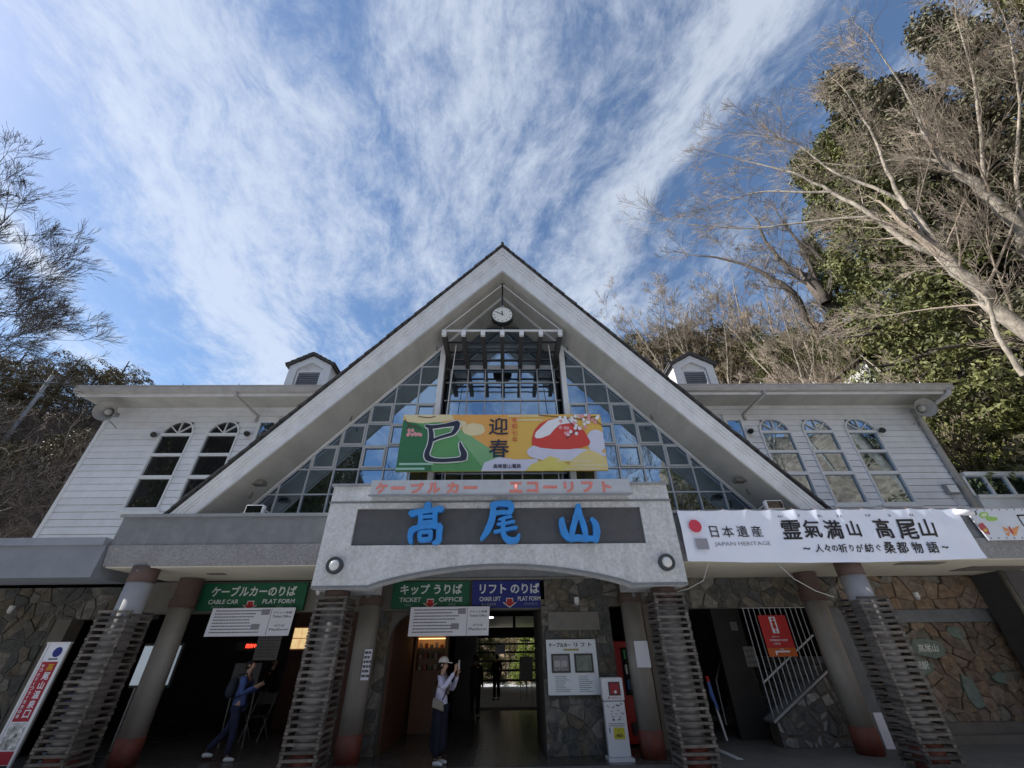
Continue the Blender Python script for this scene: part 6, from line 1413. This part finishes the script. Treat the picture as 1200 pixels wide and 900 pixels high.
def leafy(name, label, me, H_, loc, trunk_r, grp=None, bark=BARKD, cat_='tree'):
    r_ = root(name, loc, label, cat_, grp); loc = Vector(loc); q = random.Random(hash(label) % 1000 if False else len(label))
    tb_ = B(); tb_.tube([loc, loc+Vector((0.1, 0.05, H_*0.4)), loc+Vector((0, 0.1, H_*0.92))], [trunk_r, trunk_r*0.7, 0.04], 8, cap=False)
    for k in range(12):
        z = H_*q.uniform(0.25, 0.85); a = q.uniform(0, 6.28); Lb = q.uniform(0.12, 0.24)*H_*(1.1-z/H_)
        tb_.tube([loc+Vector((0, 0, z)), loc+Vector((math.cos(a)*Lb*.6, math.sin(a)*Lb*.6, z+Lb*.2)), loc+Vector((math.cos(a)*Lb, math.sin(a)*Lb, z+Lb*.2))], [trunk_r*.35, trunk_r*.2, .02], 5, cap=False)
    tb_.build('trunk', bark, r_, smooth=True, fix=False); o = link('crown', me, r_, loc); return r_
m_ced = leaf_mesh('cedar_crown', cedar_shape(18, 3.6), 560, 62, 0.17, LEAF_D, 1, 0.50); m_ced2 = leaf_mesh('cedar_crown', cedar_shape(20, 3.9), 560, 60, 0.18, LEAF_G, 2, 0.52)
m_brd = leaf_mesh('broadleaf_crown', dome_shape(8, 4.0), 480, 64, 0.17, LEAF_B, 3, 0.52); m_brd2 = leaf_mesh('broadleaf_crown', dome_shape(8, 4.0), 440, 60, 0.18, LEAF_D, 4, 0.56)
m_olv = leaf_mesh('cedar_crown', dome_shape(9, 4.2), 440, 60, 0.19, LEAF_O, 5, 0.56)
T_ced = leafy('cedar_tree', 'dark tall cedar crown left of the big forked tree, upper right', m_ced, 18, on_hill(54.5, 23), 0.30, 'evergreen trees on the right slope')
T_ced2 = leafy('cedar_tree', 'grey-green cedar rising at the top right corner', m_ced2, 20, on_hill(66, 24), 0.34, 'evergreen trees on the right slope')
T_brd = leafy('evergreen_tree', 'bright green leafy bush beside the right downpipe', m_brd, 8, on_hill(54, 22), 0.2, 'evergreen trees on the right slope')
T_dk = leafy('evergreen_tree', 'dark leafy evergreen under the forked tree on the right slope', m_brd2, 8, on_hill(53, 31), 0.24, 'evergreen trees on the right slope')
T_ol = leafy('evergreen_tree', 'olive brown rounded evergreen behind the right dormer', m_olv, 9, on_hill(27, 43), 0.25, 'evergreen trees on the right slope')
T_ced.scale = (1.25, 1.25, 1.35); T_ced2.scale = (1.3, 1.3, 1.25); T_brd.scale = (0.55, 0.55, 0.5); T_dk.scale = (1.1, 1.1, 1.3)
GE = 'evergreen trees on the right slope'
for src, az, r, sc, lab in ((T_ced, 60, 25, 1.25, 'dark cedar directly behind the fork of the big bare tree'), (T_ced2, 72, 23, 1.3, 'grey-green cedar at the right edge near the frame top'), (T_ced, 58.5, 21.5, 1.35, 'dark cedar reaching the top edge behind the big forked tree'), (T_ced2, 63, 22, 1.4, 'grey-green cedar between the two leaning trunks at the top'), (T_ced, 78, 24, 1.4, 'dark cedar in the topmost right corner'), (T_ced2, 57.5, 33, 1.1, 'grey-green cedar behind the big trunk, lower right'), (T_ced, 51.5, 37, 0.8, 'dark cedar left of the evergreen mass beside the twisted tree'), (T_dk, 57, 26, 1.2, 'dark leafy evergreen between trunk and corridor roof'), (T_dk, 62, 28, 1.4, 'dark leafy evergreen at the right edge below the trunk'), (T_brd, 57.5, 21.5, 0.55, 'bright green leafy bush at the right edge over the corridor'), (T_brd, 51.5, 24, 0.5, 'bright green leafy bush just behind the corner horn speaker'), (T_dk, 53, 27, 0.8, 'dark leafy evergreen behind the corner of the right eave'), (T_ol, 31, 42, 1.05, 'olive brown evergreen on the skyline right of the dormer'), (T_ol, 23, 45, 1.1, 'olive brown evergreen peeping over the gable slope, left of the right dormer'), (T_ol, 35.5, 40, 0.9, 'olive brown evergreen on the slope between the dormer and the dark twisted tree'), (T_dk, 41, 37, 0.8, 'dark evergreen just over the right gutter beneath the twisted tree'), (T_brd, 47, 37, 0.8, 'green leafy tree behind the white hut'), (T_ced, 49.5, 33, 0.9, 'dark cedar rising right of the white hut'), (T_dk, 38, 42, 0.7, 'dark evergreen low on the skyline between bare trees'), (T_ced, 66, 32, 1.3, 'dark cedar far behind the second leaning trunk'), (T_ced2, 62, 36, 1.2, 'grey-green cedar deepest in the right wood'), (T_brd, 61, 23, 0.6, 'bright leafy bush low beside the right picture edge'), (T_ol, 66, 27, 0.9, 'olive evergreen at the right edge under the leaning trunks')):
    tree_copy(src, on_hill(az, r), az*3.1, sc, lab, GE)
GL = 'evergreen trees on the left hill'
for src, az, r, sc, lab in ((T_ol, -45, 44, 0.62, 'olive evergreen on the left skyline nearest the left eave end'), (T_ol, -48.5, 42, 0.75, 'dark evergreen on the left skyline above the horn loudspeaker'), (T_ol, -52, 43, 0.68, 'olive evergreen in the middle of the left skyline'), (T_ol, -55.5, 41, 0.65, 'dark evergreen on the left skyline under the bare branches'), (T_ced, -61, 37, 0.62, 'dark cedar at the left picture edge'), (T_ol, -60, 30, 0.6, 'dark evergreen low at the left picture edge'), (T_ol, -49, 33, 0.6, 'dark evergreen on the left slope behind the wing end'), (T_ol, -54, 30, 0.5, 'olive evergreen halfway up the left slope'), (T_ced, -66, 40, 0.7, 'dark cedar beyond the left picture edge'), (T_dk, -42.5, 45, 0.45, 'small dark evergreen just over the left gutter')):
    tree_copy(src, on_hill(az, r), az*2.7, sc, lab, GL)
GP = 'evergreens across the plaza'
for src, x, y, sc, lab in ((T_ced, -21, -14, 1.0, 'cedar across the plaza, darkest in the left window reflections'), (T_ced, -28, -9, 1.0, 'cedar across the plaza at the far left'), (T_ced2, -16, -20, 1.0, 'grey-green cedar across the plaza'), (T_dk, 12, -26, 1.3, 'rounded evergreen across the plaza'), (T_dk, -24, -20, 1.6, 'rounded evergreen across the plaza at the left'), (T_ol, 22, -20, 1.3, 'olive evergreen across the plaza at the right'), (T_ced, -33, -17, 1.15, 'tallest cedar across the plaza')):
    tree_copy(src, (x, y, 0), x, sc, lab, GP)
q = random.Random(4)
for k in range(14):
    left = k < 7; az = q.uniform(-150, -118) if left else q.uniform(122, 150); r = q.uniform(46, 62)
    src = (T_ced, T_dk, T_ced2)[k % 3] if left else (T_ol, st1, T_dk)[k % 3]
    tree_copy(src, on_hill(az, r), k*1.3, 1.3, ('tree on the wooded slope behind the plaza, mirrored in the left windows' if left else 'tree on the brushy slope behind the plaza, mirrored in the right windows'), 'woods mirrored in the left windows' if left else 'woods mirrored in the right windows')
for src, x, y, sc, lab in ((T_brd, -1.6, 30, 0.42, 'sunlit bush beyond the far doorway at the left'), (T_brd, 2.2, 33, 0.5, 'sunlit bush beyond the far doorway at the right'), (T_ol, 0.3, 36, 0.5, 'olive bush beyond the terrace rails')):
    tree_copy(src, (x, y, 0), x, sc, lab, 'bushes beyond the hall')
# --- undergrowth: bare brush on both slopes
def brush():
    tmpl = []
    for k in range(4):
        q = random.Random(50+k); b2 = B()
        for j_ in range(5):
            a = q.uniform(0, 6.28); grow(b2, Vector((q.uniform(-.3, .3), q.uniform(-.3, .3), -0.2)), Vector((math.cos(a)*0.7, math.sin(a)*0.7, 1)), q.uniform(1.8, 3.0), 0.035, 2, q, 0.05, 0.35, (5, 5), (4, 3, 3, 3, 3), (25, 70), 0.009)
        v = np.array(b2.v, dtype=np.float32); f = []
        for g_ in b2.f: f.append(g_)
        tmpl.append((v, np.array(f, dtype=np.int32)))
    q = random.Random(77)
    for nm, az0, az1, n, m, r0, r1 in (('undergrowth', 20, 72, 330, TWIG, 20, 46), ('undergrowth', -66, -40, 150, TWIGD, 19, 45)):
        Vs, Fs, off = [], [], 0
        for k in range(n):
            az = q.uniform(az0, az1); r = q.uniform(r0, r1); p_ = on_hill(az, r, -0.1)
            if abs(p_.x) < 15.2 and p_.y < 20: continue
            v, f = tmpl[q.randrange(4)]; a = q.uniform(0, 6.28); s_ = q.uniform(0.6, 1.35); c, s2 = math.cos(a)*s_, math.sin(a)*s_
            w = np.stack([v[:, 0]*c-v[:, 1]*s2, v[:, 0]*s2+v[:, 1]*c, v[:, 2]*s_], 1)+np.array(p_, dtype=np.float32)
            Vs.append(w); Fs.append(f+off); off += len(v)
        Va = np.concatenate(Vs); Fa = np.concatenate(Fs); N = len(Fa)
        me = bpy.data.meshes.new(nm); me.vertices.add(len(Va)); me.vertices.foreach_set('co', Va.ravel()); me.loops.add(4*N); me.loops.foreach_set('vertex_index', Fa.ravel())
        me.polygons.add(N); me.polygons.foreach_set('loop_start', np.arange(0, 4*N, 4)); me.polygons.foreach_set('loop_total', np.full(N, 4)); me.materials.append(m); me.update()
        tag(link(nm, me), kind='stuff')
brush()
# --- hut on the right slope, utility pole on the left
p = at(1034, 436, r=30); HU = root('hillside_hut', (p.x, p.y, terrain_h(p.x, p.y)-0.5), 'small white hut with a dark window among the trees on the right slope', 'hut')
zb0 = terrain_h(p.x, p.y)-0.5; hx0, hx1, hy0, hy1, hz0, hz1 = p.x-0.9, p.x+0.9, p.y-0.2, p.y+2.4, min(zb0, p.z-1.2), p.z+0.75
B().box(hx0, hx1, hy0, hy1, hz0, hz1).build('wall', flat('hut_white', (0.62, 0.62, 0.58)), HU)
rf = B(); rf.prism([(hx0-0.4, hz1), (p.x, hz1+0.7), (hx1+0.4, hz1), (hx1+0.4, hz1+0.1), (p.x, hz1+0.82), (hx0-0.4, hz1+0.1)], hy0-0.5, hy1+0.5); rf.build('roof', flat('hut_roof_brown', (0.06, 0.045, 0.035)), HU)
wf = B().box(p.x-0.5, p.x+0.5, hy0-0.04, hy0-0.002, p.z-0.35, p.z+0.55).build('window', WHITE, HU)
for a in (-1, 1): B().box(p.x+a*0.24-0.19, p.x+a*0.24+0.19, hy0-0.06, hy0-0.041, p.z-0.28, p.z+0.48).build('pane', GLASS2, wf)
p = at(62, 440, r=38); UP = root('utility_pole', (p.x, p.y, terrain_h(p.x, p.y)-0.5), 'grey concrete utility pole in front of the left hill', 'utility pole')
B().tube([(p.x, p.y, terrain_h(p.x, p.y)-0.5), (p.x, p.y, p.z)], [0.14, 0.10], 12).build('pole', GALV, UP)
ca_ = B().box(p.x-0.9, p.x+0.9, p.y-0.13, p.y-0.2, p.z-0.75, p.z-0.66).build('cross_arm', GALV, UP)
for a in (-0.8, -0.35, 0.35, 0.8): B().tube([(p.x+a, p.y-0.165, p.z-0.66), (p.x+a, p.y-0.165, p.z-0.62), (p.x+a, p.y-0.165, p.z-0.5)], [0.03, 0.06, 0.04], 8).build('insulator', BLACK, UP)
w0 = Vector((p.x+0.8, p.y-0.165, p.z-0.5)); w1 = at(-60, 430, r=26); sag = [w0.lerp(w1, t)-Vector((0, 0, 0.8*t*(1-t))) for t in [i/10 for i in range(11)]]
tag(B().tube(sag, 0.012, 5).build('power_line', BLACK, None), 'black power line running from the utility pole out of the left edge', 'cable')
